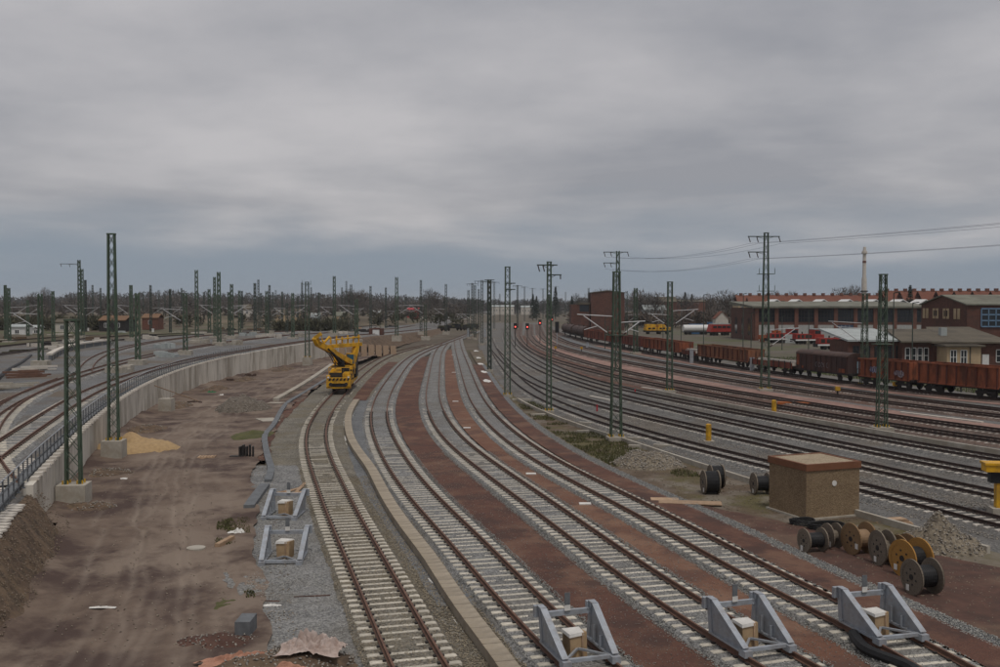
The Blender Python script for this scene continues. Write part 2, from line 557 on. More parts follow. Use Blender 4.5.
T1 = Curve(pix([(420, 664), (390, 600), (359, 540), (331, 480), (315, 440), (317.5, 420), (334, 398), (372.5, 363), (387, 355), (406, 348)]) + [(-16.2, 262), (-11.5, 330)])
T2 = Curve(pix([(565, 640), (525, 600), (470, 540), (449, 520), (411, 480), (386, 440), (378, 420), (381, 397.5), (395.5, 375), (407, 360), (416.8, 352.5), (437, 345.5), (457, 338), (475, 331)]))
T3 = Curve(pix([(682, 600), (568, 520), (511.5, 480), (455.5, 440), (440, 420), (432, 397.5), (434.7, 375), (436.5, 360), (438.5, 349.5)]) + [(-14.6, 262)])
T4 = Curve(pix([(990, 690), (910, 641), (739, 560), (706, 540), (616, 492), (585, 480), (516, 440), (480, 405), (473, 390), (467.7, 375), (463, 360), (458, 345)]) + [(-13, 296)])
RT = [Curve(p) for p in (
    [(23.84, 46.5), (20.6, 55.8), (17.3, 63.8), (12.5, 75.8), (9.6, 85), (5.3, 103.5), (2.8, 125.5), (1.1, 158), (-1.6, 228), (-3.2, 300)],
    [(30.2, 46.5), (26.9, 53.7), (25.2, 57.7), (21.3, 69.3), (16.75, 81.7), (10.6, 99), (7.2, 111.6), (3.4, 140), (0.9, 180), (-1.6, 232)],
    [(34.7, 50), (29.8, 60), (25.6, 71.2), (21.2, 84.4), (12.2, 115), (6.8, 150), (3.4, 200), (1.8, 300), (2.0, 420)],
    [(39.6, 54), (33.6, 65.4), (28.4, 78.5), (23.4, 93), (13.2, 125.6), (8.9, 160), (5.6, 220), (4.0, 300), (5, 420)],
    [(45, 62), (37.9, 73.8), (31.8, 88), (26.4, 104.6), (16, 141), (8.5, 190), (5.6, 245), (5.7, 346), (11.4, 558)],
    [(49, 66), (40.9, 79.7), (34.3, 95.6), (28.9, 111.6), (18.4, 152), (11.8, 205), (9.2, 257), (9.9, 346), (15.5, 502)],
    [(56, 74), (46.3, 89.7), (38.8, 108), (32.4, 129), (22, 176), (14.6, 230), (13, 270), (14.0, 346), (20, 520)],
    [(60, 76), (50.0, 93.4), (42.6, 113.5), (35.9, 138.5), (26, 190), (18.5, 250), (17.2, 300), (18, 346), (24, 520)],
    [(84, 72), (67, 88), (58.5, 99), (53.7, 106.8), (50.3, 114), (45.8, 131), (39.2, 159), (31.4, 218), (22.7, 295), (20, 400)],
)]


def zL(Y):
    """rail level of the raised tracks on the left"""
    Y = np.asarray(Y, float)
    z = 1.9 + 0.0054 * np.clip(Y - 60, 0, 140)
    return z - np.clip((Y - 240) / 160, 0, 1) * (z - 0.35)


WALL = Curve([(-15.2, 22), (-18.0, 34), (-21.2, 44), (-25.1, 56.7), (-29.4, 71.7), (-33.6, 88.5), (-37.4, 108), (-40, 130), (-40.4, 155), (-37.8, 192), (-33.2, 227), (-28, 290), (-26, 400), (-28, 700)], 0.07)
L1 = Curve([(-19.8, 30), (-25, 44), (-30.8, 62), (-34.6, 76), (-39.0, 92), (-42.6, 112), (-44.6, 132), (-44.9, 155), (-42.2, 192), (-37.6, 228), (-32, 290), (-29, 400)])
L2 = Curve([(-35, 64), (-41.3, 80.6), (-48, 108), (-51.2, 127), (-55.6, 155), (-56, 200), (-52, 260), (-46, 340), (-40, 450)])
L3 = Curve([(-25, 48), (-31.5, 59), (-36.6, 70), (-43.4, 88), (-48.6, 109.5)])
L4 = Curve([(-50.3, 118), (-55, 130), (-61, 147), (-67, 168), (-72, 200), (-73, 260), (-66, 340)])

# ------------------------------------------------------------------ the setting
def sheet_strip(name, left, right, y0, y1, z, m, n=260, cols=4, jit=0.12, seed=3, zf=None):
    Ys = np.exp(np.linspace(math.log(y0), math.log(y1), n))
    a = np.array([float(left(y)) for y in Ys]); b = np.array([float(right(y)) for y in Ys])
    a = a + jit * fbm(Ys, Ys * 0 + 3, 0.6, 4, seed); b = b + jit * fbm(Ys, Ys * 0 + 9, 0.6, 4, seed + 1)
    t = np.linspace(0, 1, cols)
    X = a[:, None] * (1 - t) + b[:, None] * t
    YY = np.repeat(Ys[:, None], cols, 1)
    zz = (zf(YY) if zf else 0) + z + 0.012 * fbm(X, YY, 0.8, 3, seed + 5)
    return struct(put(name, gridmesh(name, X, YY, zz, m)))


def build_ground():
    xs = np.concatenate([-np.geomspace(6000, 130, 22), np.linspace(-120, 140, 131), np.geomspace(150, 6000, 22)])
    ys = np.concatenate([[-60, -20, 0], np.linspace(6, 330, 163), np.geomspace(345, 8000, 30)])
    X, Y = np.meshgrid(xs, ys)
    Z = -0.62 + 0.05 * fbm(X, Y, 0.25, 4, 1)
    # the yard falls away a little beside the foot of the retaining wall
    Z += -0.75 * np.clip((Y - 70) / 110, 0, 1) * np.clip((-20 - X) / 12, 0, 1) * np.clip((300 - Y) / 60, 0, 1)
    gm = mat('ground_earth', (0.115, 0.092, 0.068), (0.070, 0.058, 0.044), 0.98, 0.6, bump=0.6, bscale=6,
             dirt=[((0.085, 0.080, 0.040), 0.7), ((0.16, 0.13, 0.10), 0.6)], dscale=0.03)
    struct(put('ground', gridmesh('ground', X, Y, Z, gm)))


build_ground()
# right-hand yard gravel
sheet_strip('yard_gravel', lambda y: float(RT[0](y)) - 3.4 - 2.2 * max(0.0, min(1.0, (75 - y) / 20)), lambda y: float(RT[8](y)) + 7.0, 24, 560, -0.42, YARD, 300, 14, 0.3, 11)
# ground behind the wagons, up to the sheds
depot = mat('depot_ground', (0.125, 0.105, 0.080), (0.080, 0.070, 0.055), 0.98, 0.5, bump=0.5, bscale=8,
            dirt=[((0.075, 0.092, 0.030), 0.75), ((0.14, 0.12, 0.10), 0.5)], dscale=0.05)
sheet_strip('depot_yard', lambda y: float(RT[8](y)) + 5.0, lambda y: float(RT[8](y)) + 190, 70, 420, -0.46, depot, 120, 30, 0.6, 17)
# waste strip between the new sidings and the main lines
waste = mat('waste_earth', (0.135, 0.098, 0.066), (0.075, 0.052, 0.036), 0.98, 1.1, bump=1.0, bscale=8,
            dirt=[((0.095, 0.085, 0.030), 0.75), ((0.20, 0.175, 0.145), 0.7)], dscale=0.22)
sheet_strip('waste_strip', lambda y: float(T4(y)) + 2.5, lambda y: min(float(RT[0](y)) - 2.6 - 1.9 * max(0.0, min(1.0, (75 - y) / 20)), float(T4(y)) + 14), 22, 225, -0.40, waste, 220, 16, 0.25, 23)
redsoil = mat('red_soil', (0.115, 0.060, 0.045), (0.068, 0.038, 0.030), 0.98, 1.5, bump=0.9, bscale=9, dirt=[((0.15, 0.10, 0.07), 0.6), ((0.05, 0.035, 0.03), 0.5)], dscale=0.3)
sheet_strip('red_soil_patch', lambda y: float(T4(y)) + 3.3, lambda y: float(T4(y)) + 3.3 + min(8.0, max(0.4, (53 - y) * 0.55)), 24, 52, -0.378, redsoil, 120, 12, 0.7, 29)


def gravel_side(name, crv, a, b, y0, y1, m, z=-0.36, seed=2, jit=0.2):
    return sheet_strip(name, lambda y: float(crv(y)) + a, lambda y: float(crv(y)) + b, y0, y1, z, m, 240, 6, jit, seed)


gravel_side('gravel_shoulder', T1, -5.3, -0.5, 20, 64, BALLAST, -0.338, 41, 0.9)
gravel_side('red_strip', T1, -4.5, -3.4, 66, 112, REDPATH, -0.34, 44, 0.25)
gravel_side('tan_gravel_shoulder', T1, -3.6, -0.4, 50, 150, BALLAST_TAN, -0.358, 43, 0.2)
sheet_strip('gravel_between_tracks', lambda y: float(T1(y)) + 0.4, lambda y: float(T2(y)) - 0.4, 20, 240, -0.352, BALLAST_TAN, 240, 6, 0.0, 47)
sheet_strip('dark_gravel_strip', lambda y: float(T2(y)) - 2.9, lambda y: float(T2(y)) - 1.4, 34, 108, -0.336, BLUEGRAVEL, 160, 4, 0.1, 48)
sheet_strip('red_path', lambda y: float(T1(y)) + 1.9, lambda y: float(T2(y)) - 1.75, 107, 178, -0.30, REDPATH, 90, 4, 0.08, 51)
sheet_strip('red_path', lambda y: float(T2(y)) + 1.6, lambda y: float(T3(y)) - 1.6, 20, 196, -0.292, REDPATH, 300, 5, 0.04, 53)
sheet_strip('red_path', lambda y: float(T3(y)) + 1.6, lambda y: float(T4(y)) - 1.6, 20, 226, -0.292, REDPATH2, 300, 5, 0.04, 57)
sheet_strip('red_path', lambda y: float(T4(y)) + 1.6, lambda y: float(T4(y)) + 3.25, 20, 170, -0.296, REDPATH, 300, 4, 0.05, 61)
sheet_strip('gravel_edge', lambda y: float(T4(y)) + 3.0, lambda y: float(T4(y)) + 3.85, 20, 172, -0.318, BLUEGRAVEL, 300, 4, 0.14, 63)
for i, (k, a, b, y0, y1, m) in enumerate([(5, 1.7, 6.0, 75, 330, PINKPATH), (4, 1.6, 3.3, 66, 330, REDPATH), (7, 1.7, 4.0, 84, 320, BLUEGRAVEL), (8, -3.6, -1.9, 90, 250, PINKPATH),
                                          (4, -3.4, -1.9, 120, 420, REDPATH)]):
    sheet_strip('yard_path' if m is not BLUEGRAVEL else 'yard_gravel_band', lambda y, k=k, a=a: float(RT[k](y)) + a, lambda y, k=k, b=b: float(RT[k](y)) + b, y0, y1, -0.375, m, 160, 4, 0.2, 71 + i)


# dirt works road between the wall and the first siding
def build_dirt():
    Ys = np.concatenate([np.arange(18, 70, 0.22), np.arange(70, 235, 0.5)])
    n = 110
    a = WALL(Ys) - 0.1; b = T1(Ys) - 4.3 + 0.9 * np.clip((Ys - 64) / 60, 0, 1)
    a = np.where(Ys < 46, a + 1.0, a)
    b = b + 0.9 * fbm(Ys, Ys * 0 + 2.5, 0.22, 4, 19)
    t = np.linspace(0, 1, n)
    X = a[:, None] * (1 - t) + b[:, None] * t
    Y = np.repeat(Ys[:, None], n, 1)
    fall = np.clip((Y - 70) / 115, 0, 1)
    Z = -0.335 - 0.62 * fall * np.clip((1 - t) * 1.4, 0, 1)[None, :]
    Z = Z + 0.045 * fbm(X, Y, 0.30, 4, 5) + 0.018 * fbm(X, Y, 2.2, 3, 6)
    wear = np.zeros_like(Z)
    # wheel ruts of lorries: several pairs that wander along the road
    for k, (off, amp, ph, dep) in enumerate([(0.52, 0.09, 0.3, 1.0), (0.60, 0.06, 1.7, 0.8), (0.40, 0.08, 2.9, 0.7), (0.47, 0.13, 4.4, 0.6), (0.66, 0.10, 5.2, 0.5)]):
        c = a + (b - a) * (off + amp * np.sin(Ys * 0.055 + ph) + 0.02 * np.sin(Ys * 0.21 + ph * 2))
        for sd in (-0.95, 0.95):
            d = np.abs(X - (c + sd)[:, None])
            gv = np.exp(-(d / 0.17) ** 2) * dep * (0.6 + 0.4 * fbm(Y, X * 0, 0.2, 2, 90 + k))
            Z -= 0.07 * gv; Z += 0.03 * np.exp(-((d - 0.36) / 0.11) ** 2) * dep
            wear = np.maximum(wear, gv * (0.55 + 0.45 * fbm(X, Y, 0.5, 3, 100 + k)))
    # soil heaped against the foot of the wall and along the siding
    Z += 0.35 * np.exp(-((X - a[:, None]) / 1.0) ** 2) * (0.6 + 0.6 * fbm(X, Y, 0.35, 3, 8))
    Z += 0.16 * np.exp(-((b[:, None] - X) / 1.6) ** 2) * np.clip(0.4 + 1.2 * fbm(X, Y, 0.3, 3, 9), 0, 2)
    me = gridmesh('dirt_road', X, Y, Z, None)
    me.materials.clear()
    at = me.attributes.new('wear', 'FLOAT', 'POINT')
    at.data.foreach_set('value', wear.ravel().astype(np.float32))
    m = mat('dirt', (0.172, 0.126, 0.096), (0.112, 0.079, 0.061), 0.96, 1.0, bump=0.9, bscale=11,
            dirt=[((0.212, 0.164, 0.128), 0.8), ((0.066, 0.042, 0.035), 0.95)], dscale=0.17)
    nt2 = m.node_tree
    b_ = nt2.nodes['Principled BSDF']
    src = b_.inputs['Base Color'].links[0].from_socket
    an = nt2.nodes.new('ShaderNodeAttribute'); an.attribute_name = 'wear'
    mx = nt2.nodes.new('ShaderNodeMix'); mx.data_type = 'RGBA'
    mx.inputs['B'].default_value = (0.30, 0.245, 0.197, 1)
    mu = nt2.nodes.new('ShaderNodeMath'); mu.operation = 'MULTIPLY'; mu.inputs[1].default_value = 0.8; mu.use_clamp = True
    nt2.links.new(an.outputs['Fac'], mu.inputs[0]); nt2.links.new(mu.outputs[0], mx.inputs['Factor'])
    nt2.links.new(src, mx.inputs['A']); nt2.links.new(mx.outputs['Result'], b_.inputs['Base Color'])
    me.materials.append(m)
    struct(put('dirt_road', me))


build_dirt()


# raised terrace on the left with its earth slopes
def build_terrace():
    Ys = np.concatenate([np.arange(14, 60, 0.3), np.arange(60, 260, 1.0), np.geomspace(262, 1000, 70)])
    offs = np.array([0, -0.25, -0.6, -1.2, -2, -3, -4, -5, -6.5, -8, -10, -13, -16, -20, -25, -30, -37, -45, -55, -68, -85, -105, -130, -170, -240, -380, -700])
    e = WALL(Ys)
    Xt = e[:, None] + offs[None, :] - 0.22
    Yt = np.repeat(Ys[:, None], len(offs), 1)
    zt = zL(Yt) - 0.40
    Zt = zt + 0.03 * fbm(Xt, Yt, 0.4, 3, 12)
    # beyond the outer tracks the ground turns to rough, gently rolling grassland
    far = np.clip((-offs - 45) / 60, 0, 1)[None, :]
    Zt += far * (0.9 * fbm(Xt, Yt, 0.02, 3, 13) + 0.6)
    m = mat('terrace_ballast', (0.06, 0.062, 0.064), (0.235, 0.235, 0.235), 0.95, 0.4, cells=14, bump=1.0,
            dirt=[((0.13, 0.098, 0.066), 0.75), ((0.10, 0.095, 0.09), 0.5)], dscale=0.07)
    struct(put('terrace', gridmesh('terrace', Xt[:, :19], Yt[:, :19], Zt[:, :19], m)))
    m2 = mat('rough_grassland', (0.105, 0.078, 0.050), (0.056, 0.050, 0.030), 0.98, 0.25, bump=0.8, bscale=2,
             dirt=[((0.070, 0.085, 0.032), 0.8), ((0.15, 0.12, 0.09), 0.6)], dscale=0.025)
    struct(put('grassland', gridmesh('grassland', Xt[:, 18:], Yt[:, 18:], Zt[:, 18:], m2)))
    # earth slope at both ends of the wall
    for nm, y0, y1, w in (('earth_slope', 14, 46.5, 2.3), ('earth_slope', 226, 420, 5.0)):
        ys = np.arange(y0, y1, 0.16 if y0 < 100 else 1.0)
        k = 22
        t = np.linspace(0, 1, k)
        ex = WALL(ys) - 0.3
        ww = w * np.clip((46.9 - ys) / 2.6, 0.05, 1) if y0 < 100 else np.full_like(ys, w)
        ww = ww * (1 + 0.22 * fbm(ys, ys * 0, 0.3, 4, 61))
        X = ex[:, None] + t[None, :] * ww[:, None]
        Y = np.repeat(ys[:, None], k, 1)
        zt = (zL(ys) - 0.36)[:, None]
        s = t * t * (3 - 2 * t)
        Z = zt * (1 - s) + (-0.62 if y0 > 100 else -0.42) * s + (0.13 * fbm(X, Y, 0.8, 5, 62) + 0.06 * fbm(X, Y, 3.1, 3, 63)) * np.sin(np.pi * np.clip(t * 0.9 + 0.1, 0, 1))[None, :]
        struct(put(nm, gridmesh(nm, X, Y, Z, SOIL)))


build_terrace()


# low wooded hills on the left skyline
def hills():
    xs = np.linspace(-1500, 60, 110); ys = np.linspace(950, 1700, 30)
    X, Y = np.meshgrid(xs, ys)
    Z = 16 * np.exp(-((Y - 1350) / 230) ** 2) * np.clip((60 - X) / 500, 0, 1) * (0.75 + 0.35 * fbm(X, Y, 0.004, 3, 14)) - 1.0
    struct(put('hills', gridmesh('hills', X, Y, Z, mat('hill_scrub', (0.062, 0.054, 0.043), (0.040, 0.037, 0.030), 0.98, 0.05))))


hills()


def bank_z(x, y):
    """low rise of waste ground beyond the left yard"""
    a = np.clip((np.asarray(y, float) - 420) / 90, 0, 1); a = a * a * (3 - 2 * a)
    b = np.clip((-30 - np.asarray(x, float)) / 60, 0, 1); b = b * b * (3 - 2 * b)
    return -0.9 + 5.2 * a * b


def rise():
    X, Y = np.meshgrid(np.linspace(-640, -15, 120), np.linspace(405, 960, 90))
    Z = bank_z(X, Y) + 0.7 * fbm(X, Y, 0.02, 4, 15) * np.clip((Y - 410) / 60, 0, 1) - 0.1
    m = mat('waste_bank', (0.110, 0.082, 0.055), (0.062, 0.052, 0.035), 0.98, 0.12, dirt=[((0.075, 0.078, 0.036), 0.8), ((0.20, 0.155, 0.11), 0.6)], dscale=0.02)
    struct(put('waste_bank', gridmesh('waste_bank', X, Y, Z, m)))


rise()


# ------------------------------------------------------------------ tracks
RAILPROF = [(-0.07, -0.172), (0.07, -0.172), (0.07, -0.155), (0.012, -0.125), (0.012, -0.045), (0.036, -0.036), (0.036, 0.0), (-0.036, 0.0), (-0.036, -0.036), (-0.012, -0.045), (-0.012, -0.125), (-0.07, -0.155)]


def sleeper_mesh(name, m):
    b = MB()
    xs = [-1.30, -1.24, -0.45, 0.45, 1.24, 1.30]
    zt = [-0.195, -0.178, -0.200, -0.200, -0.178, -0.195]
    wd = [0.125, 0.135, 0.10, 0.10, 0.135, 0.125]
    k = 0
    for x, z, w in zip(xs, zt, wd):
        b.v += [(x, -w - 0.02, -0.34), (x, w + 0.02, -0.34), (x, w * 0.82, z), (x, -w * 0.82, z)]
    for i in range(5):
        a = i * 4; c = a + 4
        for p, q in ((1, 2), (2, 3), (3, 0)):
            b.f.append((a + p, c + p, c + q, a + q)); b.m.append(0)
    b.f.append((0, 1, 2, 3)); b.m.append(0); b.f.append((23, 22, 21, 20)); b.m.append(0)
    for x in (-0.7525, 0.7525):                       # rail clips
        for s in (-1, 1):
            b.box((x + s * 0.12, 0, -0.158), (0.10, 0.12, 0.045), m=1)
    return b.data(name, [m, CLIP])


SLM = sleeper_mesh('sleeper', SLEEPER)
SLMO = sleeper_mesh('sleeper_old', SLEEPER_OLD)
TRACKS = []


def track(crv, y0, y1, label, zf=None, old=False, near=100, parts=150, bed=BALLAST, hw=1.26, group=None, bedz=-0.208):
    zf = zf or (lambda y: 0.0)
    root = thing('railway_track', label, 'railway track', (float(crv(y0)), y0, float(zf(y0))), 0, group)
    o = root.location.copy()
    pts = []; y = y0
    while y < y1:
        pts.append(Vector((float(crv(y)), y, float(zf(y)))) - o)
        y += 0.9 + y * 0.012
    pts.append(Vector((float(crv(y1)), y1, float(zf(y1)))) - o)
    for s in (-0.7525, 0.7525):
        P = []
        for i, p in enumerate(pts):
            d = pts[min(i + 1, len(pts) - 1)] - pts[max(i - 1, 0)]
            r = d.cross(Zv).normalized()
            P.append(p + r * s)
        MB().sweep(P, RAILPROF).build('rail', RAIL_DARK if old else RAIL, root)
    # sleepers every 0.62 m along the curve
    me = SLMO if old else SLM
    y = y0 + 0.3; n = 0
    FV = []; FF = []
    base = np.empty(len(me.vertices) * 3); me.vertices.foreach_get('co', base); base = base.reshape(-1, 3)
    while y < min(y1, 330):
        h = crv.head(y) + random.uniform(-0.012, 0.012)
        p = Vector((float(crv(y)), y, float(zf(y)))) - o
        p.z += random.uniform(-0.012, 0.006) - 0.036 * min(1, max(0, (y - 55) / 55))
        if y < near and n < parts:
            put('sleeper', me, root, p, h)
        else:
            c, s = math.cos(h), math.sin(h)
            q = base[:24]
            FV.append(np.stack([q[:, 0] * c - q[:, 1] * s + p.x, q[:, 0] * s + q[:, 1] * c + p.y, q[:, 2] + p.z], -1))
        n += 1
        y += 0.62 * math.cos(crv.head(y))
    if FV:
        f1 = []
        for i in range(5):
            a = i * 4; c = a + 4
            for pq in ((1, 2), (2, 3), (3, 0)):
                f1.append((a + pq[0], c + pq[0], c + pq[1], a + pq[1]))
        f1 += [(0, 1, 2, 3), (23, 22, 21, 20)]
        f1 = np.array(f1)
        F = (f1[None] + 24 * np.arange(len(FV))[:, None, None]).reshape(-1, 4)
        s = put('sleepers', npmesh('sleepers', np.concatenate(FV), F, SLEEPER_OLD if old else SLEEPER), root)
        s['kind'] = 'stuff'
    # ballast bed
    Ys = [y0]
    while Ys[-1] < y1:
        Ys.append(Ys[-1] + max(0.35, Ys[-1] * 0.008))
    Ys = np.array(Ys)
    prof = [(-hw - 0.42, -0.43), (-hw - 0.16, -0.30), (-hw, bedz), (-0.9, bedz - 0.006), (-0.75, bedz - 0.022), (-0.6, bedz - 0.006), (0, bedz), (0.6, bedz - 0.006), (0.75, bedz - 0.022), (0.9, bedz - 0.006), (hw, bedz), (hw + 0.16, -0.30), (hw + 0.42, -0.43)]
    X0 = crv(Ys); hd = np.array([crv.head(y) for y in Ys])
    pa = np.array([p[0] for p in prof]); pz = np.array([p[1] for p in prof])
    sg = len(TRACKS) * 3
    jx = 0.13 * fbm(Ys[:, None] + 0 * pa, np.sign(pa)[None, :] * 40 + 0 * Ys[:, None], 0.9, 4, sg) * (np.abs(pa) > hw - 0.1)[None, :]
    X = X0[:, None] + (pa[None, :] + jx) * np.cos(hd)[:, None]
    Y = Ys[:, None] + (pa[None, :] + jx) * np.sin(hd)[:, None]
    Z = pz[None, :] + np.array([float(zf(y)) for y in Ys])[:, None] + 0.010 * fbm(X, Y, 2.5, 3, sg + 1)
    struct(put('track_ballast', gridmesh('track_ballast', X, Y, Z, bed)))
    TRACKS.append(root)
    return root


track(T1, 20, 250, 'curving siding track left of the concrete cable trough, the yellow rail machine on it', bed=BALLAST_TAN, near=95, parts=150)
track(T2, 20, 380, 'siding track right of the cable trough, ending at the leftmost near buffer stop', near=95, parts=150)
track(T3, 20, 258, 'middle siding track between two red paths, ending at the middle buffer stop', near=95, parts=150)
track(T4, 20, 292, 'rightmost of the new siding tracks, passing under the right-hand buffer stop', near=95, parts=150)
RLAB = ['main line track nearest the brown hut and cable drums',
        'second main line track beyond the brown hut',
        'third main line track beyond the brown hut',
        'main line track just in front of the right-hand lattice mast foundation',
        'dark main line track behind the low concrete kerb, beside the red path',
        'dark track between the red path and the pale pink path',
        'dark track on the far side of the pale pink path',
        'dark track next to the grey gravel band before the wagons',
        'siding track carrying the long row of rusty freight wagons']
YE = [300, 226, 420, 420, 540, 500, 500, 500, 400]
for i, c in enumerate(RT):
    track(c, [40, 42, 44, 48, 56, 60, 70, 72, 78][i], YE[i], RLAB[i], old=True, near=[88, 92, 96, 98, 100, 104, 0, 0, 0][i], parts=90, bed=YARD if i < 4 else RUSTBED, bedz=-0.213)
track(L1, 26, 400, 'raised track beside the retaining wall railing on the left', zf=zL, near=75, parts=90, bed=BALLAST)
track(L2, 62, 450, 'rusty raised track second from the retaining wall', zf=zL, near=0, bed=BALLAST)
track(L3, 46, 108, 'short rusty connecting track joining the second raised track at the left edge', zf=zL, near=0, bed=BALLAST)
track(L4, 119, 340, 'raised track branching left towards the low curved wall', zf=zL, near=0, bed=BALLAST)
for i in range(5):
    c = Curve([(-72 - 9 * i, 95), (-78 - 10.5 * i, 140), (-84 - 11 * i, 200), (-78 - 11 * i, 290), (-66 - 10.5 * i, 400), (-50 - 10 * i, 560)])
    track(c, 96, 520, 'far raised track in the left yard, %s beyond the branching track' % nth(i), zf=lambda y: zL(y) - 0.05, old=True, near=0, bed=YARD, group='far tracks of the left yard')

# ------------------------------------------------------------------ retaining wall, kerb blocks, railing, cable trough on top
def ground_z(x, y):
    """level of the works road at a point (used to stand things on it)"""
    fall = min(1, max(0, (y - 70) / 115))
    a, b = float(WALL(y)), float(T1(y)) - 3
    t = min(1, max(0, (x - a) / (b - a)))
    return -0.335 - 0.62 * fall * min(1, max(0, (1 - t) * 1.4))


def along(crv, y0, y1, step):
    out = [y0]
    while out[-1] < y1:
        out.append(out[-1] + step * math.cos(crv.head(out[-1])))
    return out


def build_wall():
    root = thing('retaining_wall', 'long curving pale concrete retaining wall beside the dirt road', 'wall', (float(WALL(45)), 45, -0.4))
    o = root.location.copy()
    ys = along(WALL, 44.6, 232, 2.5)
    for y0, y1 in zip(ys[:-1], ys[1:]):
        a = WALL.pt(y0); b = WALL.pt(y1)
        d = (b - a).normalized(); r = Vector((d.y, -d.x, 0))
        za, zb = float(zL(y0)) + 0.08, float(zL(y1)) + 0.08
        zb0 = -1.25
        a2 = a + d * 0.012; b2 = b - d * 0.012
        j = random.uniform(-0.012, 0.012)
        m = MB()
        p = [a2 - r * 0.42, a2 + r * j, b2 + r * j, b2 - r * 0.42]
        m.hexa([v - o + Zv * (zb0) for v in p] + [p[0] - o + Zv * za, p[1] - o + Zv * za, p[2] - o + Zv * zb, p[3] - o + Zv * zb])
        pan = m.build('wall_panel', WALLC, root)
    return root


build_wall()


def build_railing():
    root = thing('railing', 'dark steel railing along the top of the retaining wall', 'railing', (float(WALL(36)) - 0.55, 36, float(zL(36)) - 0.3))
    o = root.location.copy()
    ys = along(WALL, 36, 168, 1.25)
    tops = []
    pm = MB().box((0, 0, 0.62), (0.06, 0.06, 1.24)).box((0, 0, 0.02), (0.16, 0.16, 0.03)).data('post', GREYHOSE)
    bm_ = MB().box((-0.12, 0, 0.10), (0.40, 0.42, 0.16), top=0.94).data('kerb_block', STONE)
    for i, y in enumerate(ys):
        h = WALL.head(y)
        d = Vector((-math.sin(h), math.cos(h), 0)); r = Vector((d.y, -d.x, 0))
        p = WALL.pt(y, float(zL(y)) + 0.0) - r * 0.36 - o
        if i < 100:
            put('post', pm, root, p, h)
        tops.append(p)
    for k, nm in ((1.22, 'top_rail'), (0.72, 'middle_rail'), (0.30, 'bottom_rail')):
        MB().path([p + Zv * k for p in tops], 0.030, 6).build(nm, GREYHOSE if k < 1 else GALV, root)
    # pale kerb blocks standing out under the posts
    kr = thing('kerb_blocks', 'row of pale concrete blocks along the wall top under the railing', 'kerb', (float(WALL(44)), 44.0, float(zL(44))))
    ok = kr.location.copy()
    for y in ys:
        if y > 45 and y < 150:
            h = WALL.head(y)
            put('kerb_block', bm_, kr, WALL.pt(y + 0.5, float(zL(y)) + 0.055) - ok, h)
    # dark cable trough just inside the railing
    tr = thing('cable_trough', 'dark plastic cable duct running inside the railing on the wall', 'cable duct', (float(WALL(24)) - 1.1, 24, float(zL(24)) - 0.3))
    ot = tr.location.copy()
    pts = [Vector((float(WALL(y)) - 1.05, y, float(zL(y)) - 0.1)) - ot for y in np.linspace(24, 150, 80)]
    MB().sweep(pts, [(-0.24, -0.28), (0.24, -0.28), (0.24, 0.02), (0.19, 0.02), (0.19, -0.06), (-0.19, -0.06), (-0.19, 0.02), (-0.24, 0.02)]).build('duct', GREYHOSE, tr)
    return root


build_railing()


def build_slabs():
    lid = MB().box((0, 0, 0.03), (0.62, 0.34, 0.07)).data('lid', STONE)
    for i in range(17):
        y = 33.6 + i * 0.52
        x = float(WALL(y)) - 0.28 + random.uniform(-0.12, 0.12)
        o = put('trough_lid', lid, None, (x, y, float(zL(y)) - 0.34), random.uniform(-0.25, 0.25) - 0.2)
        tag(o, 'pale concrete lid laid out on the earth bank, %s from the front' % nth(i), 'lid', 'trough lids on the earth bank')
    for i in range(18):
        y = 44 + i * 0.62
        x = float(WALL(y)) - 1.75 + random.uniform(-0.15, 0.15)
        o = put('trough_lid', lid, None, (x, y, float(zL(y)) - 0.37), random.uniform(-0.3, 0.3) - 0.2)
        tag(o, 'pale concrete lid lying between duct and raised track, %s from the front' % nth(i), 'lid', 'trough lids beside the raised track')


build_slabs()


